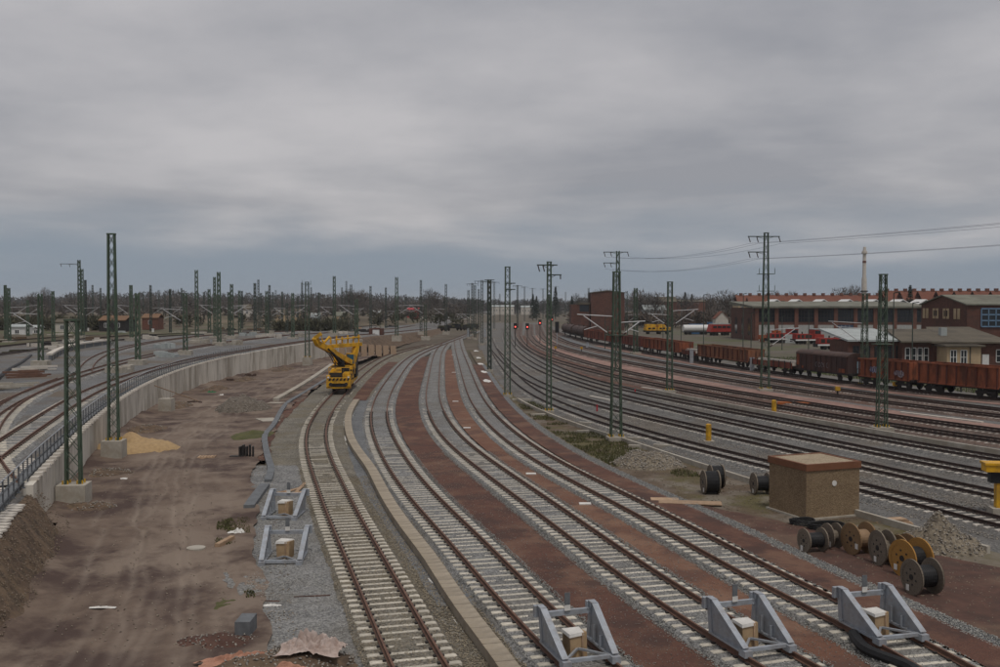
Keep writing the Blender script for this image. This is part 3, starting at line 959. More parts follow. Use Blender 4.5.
# ------------------------------------------------------------------ lattice masts
def mast(loc, hgt, wb, wt, label, group=None, rz=0.3, found=(1.5, 1.5, 1.0), near=True, arms=(), canti=(), m=None, bolts=True, cage=None, name='lattice_mast'):
    """loc = ground point; found = foundation size; arms = (height, left, right); canti = (height, side, length)"""
    m = m or MASTG
    root = thing(name, label, 'mast', loc, rz, group)
    fh = found[2]
    f = MB().box((0, 0, fh / 2 - 0.25), (found[0], found[1], fh + 0.5), 0, 0)
    fo = f.build('foundation', CONC, root)
    dp = 0.62 if near else 0.7
    def half(z):
        t = (z - fh) / (hgt - fh)
        return (wb + (wt - wb) * t) / 2
    nseg = max(6, int((hgt - fh) / (wb * (1.15 if near else 1.6))))
    zs = [fh + (hgt - fh) * i / nseg for i in range(nseg + 1)]
    lw = 0.095 if near else 0.13
    legs = []
    for sx in (-1, 1):
        for sy in (-1, 1):
            b = MB().beam((sx * half(fh), sy * half(fh) * dp, fh), (sx * half(hgt), sy * half(hgt) * dp, hgt), lw, lw)
            legs.append(b)
    br = MB()
    bw = 0.07 if near else 0.10
    for i in range(nseg):
        z0, z1 = zs[i], zs[i + 1]
        a, c = half(z0), half(z1)
        s = 1 if i % 2 else -1
        for sy in (-1, 1):
            if near:
                br.beam((-a, sy * a * dp, z0), (c, sy * c * dp, z1), bw, 0.02)
                br.beam((a, sy * a * dp, z0), (-c, sy * c * dp, z1), bw, 0.02)
            else:
                br.beam((-s * a, sy * a * dp, z0), (s * c, sy * c * dp, z1), bw, bw)
        for sx in (-1, 1):
            br.beam((sx * a, -s * a * dp, z0), (sx * c, s * c * dp, z1), bw, 0.02 if near else bw)
    if near:
        for b in legs:
            b.build('leg', m, root)
        br.build('bracing', m, root)
        MB().box((0, 0, hgt), (wt + 0.14, wt * dp + 0.14, 0.10)).build('cap', m, root)
        if bolts:
            for sx in (-1, 1):
                for sy in (-1, 1):
                    for dx in (-0.13, 0.13):
                        MB().tube((sx * half(fh) + dx, sy * half(fh) * dp, fh), (sx * half(fh) + dx, sy * half(fh) * dp, fh + 0.2), 0.045, 6).build('anchor_bolt', BOLT, fo)
    else:
        for b in legs:
            n = len(br.v); br.v += b.v; br.f += [tuple(i + n for i in f_) for f_ in b.f]; br.m += b.m
        br.build('lattice', m, root)
    for (z, l, r) in arms:
        a = MB().beam((-l, 0, z), (r, 0, z), 0.12, 0.11)
        a.beam((-l * 0.6, 0.0, z), (-0.1, 0, z - 0.30), 0.05).beam((r * 0.6, 0.0, z), (0.1, 0, z - 0.30), 0.05)
        ao = a.build('crossarm', MASTD, root)
        xs = []
        if l > 1: xs += [-l + 0.1, -l * 0.52]
        if r > 1: xs += [r - 0.1]
        for x in xs:
            MB().tube((x, 0, z - 0.05), (x + 0.2 * min(l, 1.5) / 1.5, 0, z - 0.4 - 0.3 * min(l, 1.5)/1.5), 0.06, 6).build('insulator', INSUL, ao)
    for (z, side, ln) in canti:
        cb = MB()
        cb.tube((side * half(z), 0, z), (side * ln, 0, z + ln * 0.62), 0.045, 6)
        cb.tube((side * half(z), 0, z + ln * 0.60), (side * (ln + 0.5), 0, z + ln * 0.66), 0.04, 6)
        cb.tube((side * ln * 0.55, 0, z + ln * 0.32), (side * ln * 0.98, 0, z + ln * 0.2), 0.03, 6)
        co = cb.build('cantilever', PALE, root)
        MB().tube((side * half(z), 0, z), (side * (half(z) + 0.45), 0, z + 0.45 * 0.62), 0.08, 6).build('insulator', INSUL, co)
    if cage:
        c = MB()
        for z in cage:
            c.box((0.0, 0, z), (wb * 1.9, wb * 1.2, 0.06))
            for sx in (-1, 1):
                c.tube((sx * wb * 0.95, -wb * 0.5, z), (sx * wb * 0.95, -wb * 0.5, z + 0.7), 0.035, 5)
        c.build('work_platform', m, root)
    return root


# two masts on tall blocks beside the works road
p = G(74, 503, -0.35); mast(p, D(74, 320, p.y).z - p.z, 0.74, 0.56, 'green lattice mast on a tall concrete block at the near end of the wall', found=(1.5, 1.4, 1.05), rz=0.15)
p = G(114, 458, -0.38); mast(p, D(114, 234, p.y).z - p.z, 0.66, 0.42, 'tall tapering green lattice mast on a concrete block beside a heap of yellow sand', found=(1.4, 1.4, 1.25), rz=0.12)
bl = thing('foundation_block', 'bare concrete mast foundation block with two bolts in front of the wall', 'foundation', (-33.6, 98, -0.5))
MB().box((0, 0, 0.5), (1.3, 1.2, 1.6)).build('block', CONC, bl)
for dx in (-0.4, 0.4):
    MB().tube((dx, 0, 1.3), (dx, 0, 1.55), 0.07, 6).build('anchor_bolt', CONC, bl)
mast((-35.2, 178, -1.0), 15.3, 0.8, 0.55, 'green lattice mast with small top fittings at the wall beyond the yellow machine', found=(1.6, 1.6, 1.6), rz=0.0, cage=(14.9,))

# masts beside the sidings and the main lines
p = G(507.5, 397, -0.42); mast(p, D(507.5, 267, p.y).z - p.z, 0.62, 0.5, 'straight green lattice mast at the tip of the waste strip right of the sidings', found=(1.0, 1.0, 0.3), rz=0.1, arms=((13.1, 0.3, 0.9), (12.4, 0.3, 0.9)))
p = G(549, 414, -0.42); mast(p, D(549, 262, p.y).z - p.z, 0.44, 0.34, 'slim green mast with two short crossarms behind the waste strip', found=(0.9, 0.9, 0.35), rz=0.1, arms=((14.5, 1.2, 0.8), (13.55, 0.1, 1.2)), m=MASTG)
p = G(616, 441, -0.42); mast(p, D(616, 272, p.y).z - p.z, 0.82, 0.46, 'sturdy green lattice mast standing on the waste strip between sidings and main lines', found=(1.4, 1.3, 0.35), rz=0.1, canti=((8.2, -1, 2.6), (8.2, 1, 1.8)), cage=(8.3,))
p = G(669.5, 393, -0.42); mast(p, D(669.5, 282, p.y).z - p.z, 0.66, 0.52, 'green lattice mast among the main lines in front of the open wagons', found=(1.3, 1.3, 0.35), rz=0.1, canti=((8.1, 1, 3.0), (8.1, -1, 2.2)))
p = G(765, 391, -0.42); M765 = mast(p, D(765, 233, p.y).z - p.z, 1.0, 0.45, 'tallest green lattice mast, with two crossarms, in front of the flat wagon', found=(1.6, 1.5, 0.3), rz=0.0, arms=((19.0, 2.25, 1.65), (17.1, 2.25, 0.35)), canti=((5.4, 1, 3.6),), cage=(12.3, 14.4))
P765 = p.copy()
p = G(864, 386.5, -0.42); mast(p, D(864, 294, p.y).z - p.z, 0.9, 0.55, 'green lattice mast just left of the nearer right-hand mast, before the wagon ends', found=(1.5, 1.4, 0.3), rz=0.1, canti=((5.6, -1, 4.4), (5.6, -1, 3.3)))
p = G(881.5, 433, -0.42); mast(p, D(881.5, 274.5, p.y).z - p.z, 0.78, 0.48, 'nearest green lattice mast on the right, on a concrete block before the low kerb', found=(1.6, 1.3, 0.5), rz=0.1, cage=(7.4,))
p617 = Vector((18.6, 154, -0.42)); mast(p617, D(617.5, 251, 154).z + 0.42, 0.7, 0.4, 'slim far mast with two crossarms rising behind the sturdy waste-strip mast', found=(1.2, 1.2, 0.3), arms=((18.9, 2.3, 1.6), (17.2, 2.3, 0.2)), rz=0, near=False)
p = G(635.5, 354, -0.42); mast(p, D(635.5, 288, p.y).z - p.z, 0.85, 0.6, 'green mast on a pale foundation beside the dark wagons', found=(2.0, 1.6, 0.4), near=False)
p = G(489.5, 372, -0.42); mast(p, D(483, 279.5, p.y).z - p.z, 0.5, 0.4, 'dark green mast with crossarms near the centre, beyond the siding fan', found=(0.9, 0.9, 0.4), near=False, arms=((14.5, 0.8, 0.8),), m=MASTD)

# far masts: pixel column, pixel row of the top, pixel row of the foot
far_left = [(6, 285, 341, 0), (9.5, 288, 343, 0), (28, 300, 338, 0), (41, 294, 366, 1), (53.5, 291, 344, 0), (80, 260, 339, 2), (83, 269, 338, 0), (86, 280, 334, 0), (93, 285, 328, 0), (101, 288, 326, 0),
            (131.5, 285, 341, 1), (138, 293, 365, 1), (151, 285, 333, 0), (159, 290, 322, 0), (165, 294, 322, 0), (170.5, 289, 334, 0), (185.5, 293, 355, 1), (197, 270, 341, 1), (204, 292, 325, 0), (209.5, 289, 336, 1),
            (215, 277, 338, 0), (219.3, 272, 346, 1), (229.5, 292, 338, 0), (232, 284, 339, 1), (239.7, 290.5, 336, 0), (255.2, 283, 334, 1), (258.7, 279.5, 330, 0), (267, 291, 337, 1), (269.8, 285, 332, 0), (273, 292, 326, 0),
            (276, 290, 324, 0), (287, 303, 334, 0), (293, 293, 339, 0), (302.3, 282.5, 327, 0), (319, 292.5, 329, 0), (334.5, 276, 336, 1), (346.5, 281, 324, 0), (351.3, 284.5, 333, 0), (356.5, 299, 343, 1), (370.7, 286, 331, 0),
            (386, 287.5, 329, 0), (396.8, 277, 339, 1), (406, 294, 324, 0), (421, 280, 333, 0), (425.5, 304, 338, 0), (429.5, 291, 322, 0), (446, 284, 333, 0)]
rf = random.Random(33)
for _ in range(26):
    xx = rf.uniform(4, 455)
    if min(abs(xx - q[0]) for q in far_left) > 2.5:
        far_left.append((xx, rf.uniform(286, 297), rf.uniform(322, 330), 0))
far_left.sort()
for i, (x, yt, yb, k) in enumerate(far_left):
    z = 1.4
    for _ in range(4):
        p = G(x, yb, z); z = float(zL(p.y)) - 0.42
    p.z = z
    hg = D(x, yt, p.y).z - z
    w = 0.50 if k else 0.40
    extra = dict(arms=((hg - 0.9, 4.2, 0.2),)) if k == 2 else {}
    if i % 4 != 0:
        extra['canti'] = ((5.0 + 0.3 * (i % 3), 1 if i % 8 in (1, 2, 6) else -1, 3.4),)
    lab = 'far green lattice mast in the left yard, %s from the left edge' % nth(i)
    if k == 2:
        lab = 'tall far mast with one long arm pointing left, in the left yard'
    mast(p, hg, w + p.y * 0.0006, w * 0.75 + p.y * 0.0005, lab, 'far masts of the left yard', rz=random.uniform(-0.2, 0.2), found=(2.1, 2.0, 0.75 if k else 0.4), near=False, m=MASTG if p.y < 280 else MASTD, **extra)
far_mid = [(468.5, 290, 338, 0), (472.3, 283, 335, 1), (475, 285, 339, 0), (478.8, 289, 331, 0), (482, 280, 345, 1), (488, 281, 331, 1), (494.3, 281.5, 330, 1), (499.8, 294, 322, 0), (517.5, 285, 329, 1), (524.5, 286.5, 322, 1),
           (532.5, 288, 320, 1), (543, 288.5, 320, 1), (556, 286, 318, 1), (565.5, 292, 318, 0), (576, 293, 322, 0), (588.5, 288, 330, 0), (602, 292, 330, 0), (626.5, 291, 340, 0), (657.5, 294, 326, 0)]
for i, (x, yt, yb, k) in enumerate(far_mid):
    p = G(x, yb, -0.42)
    hg = D(x, yt, p.y).z + 0.42
    mast(p, hg, 0.42 + p.y * 0.0004, 0.36 + p.y * 0.0003, 'far dark mast around the distant track throat, %s from the left' % nth(i), 'far masts at the track throat', rz=random.uniform(-0.2, 0.2), found=(1.2, 1.2, 0.4), near=False, m=MASTD,
         arms=((hg - 0.3, 2.0, 2.0),) if k else (), canti=((5.4, 1 if i % 2 else -1, 3.4),) if i % 3 != 1 else ())
# cantilevers of the far field show as pale diagonals: a few poles that carry only those
poles = [(703.5, 295, 345), (743, 294, 353), (751, 313, 350), (893, 293, 366), (912, 303, 372), (808.5, 310, 352), (663, 303, 338), (681, 300, 341), (605, 318, 349), (782, 316, 350)]
for i, (x, yt, yb) in enumerate(sorted(poles)):
    p = G(x, yb, -0.42)
    if x > 880: p = Vector(D(x, yb, 140)); p.z = -0.42
    if 700 < x < 760: p = Vector(D(x, yb, 215)); p.z = -0.42
    hg = D(x, yt, p.y).z + 0.42
    r = thing('lamp_post', 'thin grey lamp post behind the wagons, %s from the left' % nth(i), 'lamp post', p, 0, 'lamp posts behind the wagons')
    MB().tube((0, 0, 0), (0, 0, hg), 0.11, 6, 0.07).build('pole', MASTD, r)
    MB().beam((0, 0, hg), (0.5, -0.9, hg + 0.12), 0.16, 0.12).build('lamp_head', MASTD, r)


# feeder wires between the tall crossarm masts
def wire(a, b, sag, label, r=0.018):
    a = Vector(a); b = Vector(b)
    pts = []
    for i in range(25):
        t = i / 24
        q = a.lerp(b, t); q.z -= sag * 4 * t * (1 - t)
        pts.append(q - a)
    o = thing('overhead_wire', label, 'wire', a, 0, 'overhead feeder wires')
    MB().path(pts, r, 5).build('strand', DARKST, o)


zt = P765.z
nxt = Vector((P765.x + 26.0, P765.y - 68.0, 0))
for i, (dx, z) in enumerate([(-2.05, 18.15), (-0.9, 18.15), (1.85, 18.15), (-2.05, 16.25), (-0.9, 16.25)]):
    w = ['uppermost left', 'uppermost inner', 'uppermost right', 'lower left', 'lower inner'][i]
    wire(Vector((P765.x + dx, P765.y, zt + z)), Vector((nxt.x + dx, nxt.y, zt + z)), 0.35, 'thin overhead wire running right from the tallest mast, %s one' % w, 0.012)
    wire(Vector((p617.x + dx, p617.y, zt + z)), Vector((P765.x + dx, P765.y, zt + z)), 0.9, 'thin overhead wire between the tallest mast and the far crossarm mast, %s one' % w, 0.012)
wire(Vector((118, 270, 10.5)), Vector((70, 95, 17)), 2.0, 'lone overhead wire slanting up at the far right above the red roofs', 0.016)

# ------------------------------------------------------------------ buffer stops
def buffer_stop():
    root = thing('buffer_stop', 'x', 'buffer stop')
    # local frame: y toward the camera is negative; uprights at y=0, feet at y=-2.3
    for s in (-1, 1):
        x = s * 0.755
        b = MB()
        t = 0.03
        pr = [(0.0, 0.06), (0.0, 1.16), (-0.30, 1.16), (-1.95, 0.22), (-1.95, 0.06)]
        for xx in (x - t / 2, x + t / 2):
            pts = [(xx + s * 0.07 * z, y, z) for y, z in pr]
            b.poly(pts if xx > x else pts[::-1])
        b.build('side_plate', GALV, root)
        f = MB()
        xt = x + s * 0.08
        f.beam((x, 0.0, 0.06), (xt, 0.0, 1.18), 0.20, 0.10)
        f.beam((xt, -0.28, 1.165), (x + s * 0.02, -1.97, 0.205), 0.20, 0.035)
        f.beam((xt, 0.04, 1.175), (xt, -0.30, 1.175), 0.20, 0.035)
        f.beam((x, -1.97, 0.07), (x, 0.02, 0.07), 0.20, 0.06)
        f.build('flange', GALV, root)
        MB().box((x, -1.93, 0.06), (0.26, 0.34, 0.20)).build('rail_clamp', GALV, root)
        MB().box((x + s * 0.1, 0.12, 0.98), (0.30, 0.14, 0.34)).build('buffer_pad', GALV, root)
    bo = MB()
    for s in (-1, 1):
        for k in range(5):
            y = -0.25 - 0.36 * k
            bo.tube((s * 0.66, y, 0.10), (s * 0.66, y, 0.145), 0.035, 6)
        for z in (0.84, 0.98):
            bo.tube((s * 0.68, -0.10, z), (s * 0.68, -0.07, z), 0.03, 6)
        bo.box((s * 0.70, -0.55, 0.36), (0.10, 0.03, 0.50)).box((s * 0.70, -1.05, 0.28), (0.10, 0.03, 0.34))
    bo.build('bolts_and_gussets', GALV, root)['kind'] = 'stuff'
    MB().box((0, -0.02, 0.90), (1.72, 0.12, 0.15)).build('cross_beam', GALV, root)
    MB().beam((-0.755, -1.87, 0.12), (0.755, -1.87, 0.12), 0.12, 0.10).build('foot_beam', GALV, root)
    for s in (-1, 1):
        MB().beam((s * 0.72, -1.82, 0.10), (0, -0.95, 0.10), 0.07, 0.06).build('brace', GALV, root)
    MB().beam((0, -0.95, 0.10), (0.0, -0.1, 0.10), 0.07, 0.06).build('brace', GALV, root)
    pl = MB().box((0, -0.1, 1.22), (0.17, 0.03, 0.60)).build('sign_plate', GREYHOSE, root)
    MB().box((0, -0.12, 1.06), (0.19, 0.012, 0.17)).build('label', PAPER, pl)
    return root


proto = buffer_stop()
block_me = MB()
block_me.hexa([(-0.27, -0.25, 0), (0.28, -0.27, 0), (0.27, 0.25, 0), (-0.28, 0.26, 0), (-0.30, -0.27, 0.58), (0.27, -0.25, 0.60), (0.29, 0.27, 0.57), (-0.27, 0.26, 0.59)]).hexa([(-0.33, -0.30, 0.52), (0.16, -0.29, 0.54), (0.30, 0.30, 0.55), (-0.32, 0.31, 0.55), (-0.31, -0.28, 0.60), (0.15, -0.27, 0.625), (0.28, 0.28, 0.60), (-0.30, 0.28, 0.61)], 1)
block_data = block_me.data('block', [WOODT, PAPER])
strap_data = MB().box((0.12, 0, 0.3), (0.05, 0.585, 0.60)).data('strap', PLANK)
bs = []
for (crv, y, lab) in ((T2, G(594, 664, 0).y, 'nearest grey steel buffer stop at left, ending the track beside the trough'),
                      (T3, G(765, 653, 0).y, 'middle grey steel buffer stop, between the two red paths'),
                      (T4, G(910, 641, 0).y, 'right-hand grey steel buffer stop, nearest the cable drums')):
    bs.append((crv.pt(y + 1.9, 0.0), crv.head(y + 1), lab))
gz = -0.40
q = G(278, 566, gz); bs.append((Vector((q.x, q.y + 1.9, gz + 0.06)), 0.06, 'spare grey buffer stop standing on gravel, front one of the pair'))
q = G(281, 521, gz); bs.append((Vector((q.x, q.y + 1.9, gz + 0.06)), -0.04, 'spare grey buffer stop standing on gravel before planks, rear one of the pair'))
for i, (loc, h, lab) in enumerate(bs):
    o = proto if i == 0 else copy_tree(proto)
    d = Vector((-math.sin(h), math.cos(h), 0))
    o.location = loc; o.rotation_euler = (0, 0, h)
    o['label'] = lab; o['group'] = 'grey buffer stops'
    bq = loc + d * (-0.72)
    bq.z = -0.17 if i < 3 else -0.36
    bt = thing('wrapped_block', ['tan wrapped timber block inside the leftmost near buffer stop', 'tan wrapped timber block inside the middle buffer stop', 'tan wrapped timber block inside the right-hand buffer stop',
                                 'tan wrapped timber block inside the front spare buffer stop', 'tan wrapped timber block inside the rear spare buffer stop'][i], 'block', bq, h + random.uniform(-0.3, 0.3), 'wrapped blocks inside buffer stops')
    for nm_, me_ in (('block', block_data), ('strap', strap_data)):
        put(nm_, me_, bt).scale = (1.0, 1.0, 1.22)

# ------------------------------------------------------------------ concrete cable trough between the first two sidings
TR = Curve([tuple(G(x, y, -0.2))[:2] for x, y in ((520, 690), (500, 660), (430, 560), (372, 470), (357, 452), (349.5, 438), (348, 415), (356, 402))], 0.05)
tr = thing('cable_trough', 'long pale concrete cable trough with lids between the first two sidings', 'cable trough', (float(TR(26)), 26, -0.4))
o0 = tr.location.copy()
lid = MB().box((0, 0, 0.06), (0.60, 0.485, 0.075)).data('lid', TROUGHC)
body = [TR.pt(y, -0.4) - o0 for y in np.linspace(22, 106, 120)]
MB().sweep(body, [(-0.27, 0), (0.27, 0), (0.27, 0.335), (-0.27, 0.335)]).build('channel', TROUGHC, tr)
for y in along(TR, 22.2, 104, 0.5):
    h = TR.head(y)
    put('lid', lid, tr, TR.pt(y, -0.4 + 0.34 + random.uniform(0, 0.012)) - o0, h + random.uniform(-0.01, 0.01))
# pale fleece edge showing beside the trough
for sd in (0.36, -0.37):
    Ys = np.linspace(24, 100, 260)
    X = np.stack([TR(Ys) + sd - 0.04 + 0.05 * fbm(Ys, Ys * 0, 1.1, 3, 5), TR(Ys) + sd + 0.03 + 0.06 * fbm(Ys, Ys * 0 + 7, 1.3, 3, 6)], -1)
    Y = np.stack([Ys, Ys], -1); Z = -0.375 + 0.09 * np.stack([fbm(Ys, Ys * 0, 0.4, 3, 8), fbm(Ys, Ys * 0 + 5, 0.4, 3, 8)], -1)
    struct(put('fleece_edging', gridmesh('fleece_edging', X, Y, Z, PAPER)))


def chain(name, lab, cat, pts, prof, m, piece, seg=None):
    r = thing(name, lab, cat, pts[0])
    P = [Vector(p) - Vector(pts[0]) for p in pts]
    MB().sweep(P, prof).build(piece, m, r)
    return r


def smooth(pts, n=8):
    P = [Vector(p) for p in pts]; out = []
    for i in range(len(P) - 1):
        p0, p1, p2, p3 = P[max(i - 1, 0)], P[i], P[i + 1], P[min(i + 2, len(P) - 1)]
        for k in range(n):
            t = k / n
            out.append(0.5 * ((2 * p1) + (p2 - p0) * t + (2 * p0 - 5 * p1 + 4 * p2 - p3) * t * t + (3 * p1 - p0 - 3 * p2 + p3) * t ** 3))
    return out + [P[-1]]


def gp(x, y, z):
    return G(x, y, z)


cyl = [(0.3 * math.cos(a), 0.3 + 0.3 * math.sin(a)) for a in np.linspace(0, 2 * math.pi, 10, endpoint=False)]
sq = [(-0.32, 0), (0.32, 0), (0.32, 0.42), (-0.32, 0.42)]
chain('concrete_channel', 'pale concrete channel lying on the dirt left of the yellow machine', 'channel', smooth([gp(276, 402, -0.5), gp(300, 388, -0.5), gp(318, 376, -0.5), gp(332, 366, -0.5)]), sq, CONC, 'channel')
chain('drain_hose', 'grey flat drainage duct snaking along the edge of the dirt road', 'duct', smooth([gp(331, 377, -0.38), gp(303, 394, -0.38), gp(286, 405, -0.36), gp(274, 425, -0.34), gp(265, 437, -0.34), gp(267, 455, -0.33), gp(271, 470, -0.33), gp(268, 482, -0.33)]),
      [(-0.22, 0), (0.22, 0), (0.22, 0.16), (-0.22, 0.16)], GREYHOSE, 'duct')
chain('drain_hose', 'short loose grey duct end beside the rear spare buffer stop', 'duct', smooth([gp(265, 487, -0.33), gp(258, 496, -0.33), gp(249, 509, -0.33)]), [(-0.28, 0), (0.28, 0), (0.28, 0.22), (-0.28, 0.22)], GREYHOSE, 'duct')
chain('black_hose', 'fat black hose lying along the rail by the right-hand buffer stop', 'hose', smooth([T4.pt(30.3, -0.2) + Vector((-1.0, 0, 0)), T4.pt(29.0, -0.24) + Vector((-1.35, 0, 0)), T4.pt(27.6, -0.24) + Vector((-0.95, 0, 0)), T4.pt(26.2, -0.2) + Vector((-1.25, 0, 0)), T4.pt(25, -0.2) + Vector((-0.9, 0, 0))]),
      [(0.17 * math.cos(a), 0.15 + 0.17 * math.sin(a)) for a in np.linspace(0, 2 * math.pi, 8, endpoint=False)], BLACK, 'hose')
chain('kerb_wall', 'low concrete kerb wall between the main lines and the dark tracks', 'kerb', smooth([RT[3].pt(y, -0.42) + Vector((2.6, 0.8, 0)) for y in np.linspace(50, 116, 12)]), [(-0.12, 0), (0.12, 0), (0.12, 0.45), (-0.12, 0.45)], CONC, 'kerb')
chain('kerb_wall', 'low concrete edging in front of the main lines by the brown hut', 'kerb', smooth([RT[0].pt(y, -0.42) + Vector((-3.0 - 1.7 * max(0.0, min(1.0, (75 - y) / 20)), -0.5, 0)) for y in np.linspace(42, 108, 16)]), [(-0.10, 0), (0.10, 0), (0.10, 0.34), (-0.10, 0.34)], CONC, 'kerb')

# ------------------------------------------------------------------ brown hut
hc = [G(764.5, 509, -0.38), G(806, 520, -0.38), G(859, 515, -0.38)]
hz = -0.38
v1 = (hc[1] - hc[0]); v2 = (hc[2] - hc[1])
hang = math.atan2(v2.y, v2.x)
hw_, hd_ = v2.length, 3.0
hr = thing('equipment_hut', 'small brown pebble-dash equipment hut with flat roof and red-brown rim', 'hut', (hc[1].x, hc[1].y, hz), hang)
hh = 2.42
m_ = MB().bx(0, hw_, 0, hd_, -0.1, hh)
m_.build('wall', HUTW, hr)
rim = MB()
rim.bx(-0.06, hw_ + 0.06, -0.06, 0.10, hh, hh + 0.33).bx(-0.06, hw_ + 0.06, hd_ - 0.10, hd_ + 0.06, hh, hh + 0.33).bx(-0.06, 0.10, 0.10, hd_ - 0.10, hh, hh + 0.33).bx(hw_ - 0.10, hw_ + 0.06, 0.10, hd_ - 0.10, hh, hh + 0.33)
ro = rim.build('roof_rim', HUTR, hr)
MB().bx(0.10, hw_ - 0.10, 0.10, hd_ - 0.10, hh, hh + 0.30).build('roof_gravel', HUTTOP, ro)
MB().tube((hw_ * 0.52, -0.002, 1.72), (hw_ * 0.52, -0.03, 1.72), 0.14, 16).build('round_sign', PAPER, hr)
MB().bx(-0.12, hw_ + 0.12, -0.12, hd_ + 0.12, -0.06, 0.06).build('plinth', CONC, hr)

# ------------------------------------------------------------------ cable drums
def drum(loc, r, w, ax, label, wood, cable=BLACK, cr=0.6, lean=0.0, tags=1, first=[0]):
    """drum standing on its flange rims, axle direction ax (radians in plan)"""
    root = thing('cable_drum', label, 'cable drum', loc, ax, 'cable drums')
    n = 28
    for s in (-1, 1):
        b = MB()
        t = 0.06
        x0, x1 = s * w / 2 - t / 2, s * w / 2 + t / 2
        b.tube((x0, 0, r), (x1, 0, r), r, n)
        fl = b.build('flange', wood, root)
        h = MB().tube((s * (w / 2 + t / 2), 0, r), (s * (w / 2 + t / 2 + 0.02), 0, r), r * 0.16, 12)
        h.build('hub_plate', DARKST, fl)
        bo = MB()
        for k in range(6):
            a = k * math.pi / 3 + 0.3
            bo.tube((s * (w / 2 + t / 2), r * 0.42 * math.cos(a), r + r * 0.42 * math.sin(a)), (s * (w / 2 + t / 2 + 0.015), r * 0.42 * math.cos(a), r + r * 0.42 * math.sin(a)), r * 0.06, 6)
        bo.build('bolt_heads', DARKST, fl)['kind'] = 'stuff'
        # rim batten ring
        rb = MB()
        for k in range(n):
            a0, a1 = 2 * math.pi * k / n, 2 * math.pi * (k + 1) / n - 0.012
            xo0, xo1 = s * (w / 2 + t / 2), s * (w / 2 + t / 2 + 0.018)
            pts = []
            for xx in (xo1,):
                pts = [(xx, r * 0.78 * math.cos(a0), r + r * 0.78 * math.sin(a0)), (xx, r * 0.985 * math.cos(a0), r + r * 0.985 * math.sin(a0)), (xx, r * 0.985 * math.cos(a1), r + r * 0.985 * math.sin(a1)), (xx, r * 0.78 * math.cos(a1), r + r * 0.78 * math.sin(a1))]
            rb.poly(pts if s > 0 else pts[::-1])
        rb.build('rim_boards', wood, fl)
        if s == -1 and tags:
            a = random.uniform(3.6, 5.4)
            MB().box((-(w / 2 + t / 2 + 0.025), r * 0.7 * math.cos(a), r + r * 0.7 * math.sin(a)), (0.012, 0.17, 0.22)).build('paper_label', PAPER, fl)
    MB().tube((-w / 2 + 0.03, 0, r), (w / 2 - 0.03, 0, r), r * 0.42, 18).build('core', wood, root)
    if cable:
        cb = MB()
        k = max(5, int(w / 0.08)); wr = (w - 0.1) / k
        for i in range(k):
            x = -w / 2 + 0.05 + wr * i
            cb.tube((x, 0, r), (x + wr * 0.5, 0, r), r * cr * 0.975, 20, r * cr).tube((x + wr * 0.5, 0, r), (x + wr, 0, r), r * cr, 20, r * cr * 0.975)
        cb.build('wound_cable', cable, root)
    root.rotation_euler = (0, 0, ax)
    return root


GZ = -0.40
drum(G(813, 552, GZ), 0.52, 0.85, 0.25, 'small pale cable drum with black cable, leftmost of the row by the hut', WOODG, BLACK, 0.62)
drum(G(829, 549, GZ) + Vector((0.2, 0.2, 0)), 0.55, 0.45, 0.25, 'small grey drum standing close behind the leftmost pale drum', WOODG, None)
drum(G(859, 554, GZ), 0.68, 0.8, 0.30, 'large brown cable drum with wound core, middle of the row', WOODB, mat('tan_cable', (0.30, 0.20, 0.12)), 0.55)
drum(G(883, 565, GZ), 0.72, 0.45, 0.15, 'large grey cable drum seen almost flat on, right of the middle', WOODG, None)
drum(G(903, 563, GZ), 0.60, 0.5, 0.4, 'grey-brown drum half hidden behind the yellow drum', WOODB, None)
drum(G(911, 576, GZ), 0.74, 0.85, 0.35, 'bright yellow-brown cable drum behind the front grey drum', WOODY, BLACK, 0.55)
drum(G(922, 594, GZ), 0.66, 0.85, 0.22, 'grey cable drum with black cable at the front right of the row', WOODG, BLACK, 0.62)
drum(G(710.5, 493.5, GZ), 0.66, 0.8, 0.05, 'cable drum full of black cable standing alone on the waste strip', WOODG, BLACK, 0.93)
drum(G(717.5, 490, GZ) + Vector((0.1, 0.8, 0)), 0.66, 0.7, 0.05, 'second full black cable drum tucked behind the lone one', WOODG, BLACK, 0.93)
drum(G(763.5, 496, GZ) + Vector((0, 0.6, 0)), 0.60, 0.8, 0.1, 'small grey cable drum half hidden behind the brown hut', WOODG, BLACK, 0.7)
for i, (x, y, rr) in enumerate(((802, 524.5, 0.55), (826, 529, 0.8))):
    c = G(x, y, GZ)
    cb = MB()
    for k in range(3):
        pts = [(rr * (1 + 0.04 * k) * math.cos(a), rr * 0.8 * (1 - 0.04 * k) * math.sin(a), 0.06 + 0.09 * k + 0.03 * math.sin(2 * a)) for a in np.linspace(0, 2 * math.pi, 25)]
        cb.path(pts, 0.045, 6)
    t = thing('cable_coil', ['small coil of black cable lying by the hut corner', 'larger coil of black cable lying behind the leftmost drum'][i], 'cable coil', c)
    cb.build('coil', BLACK, t)


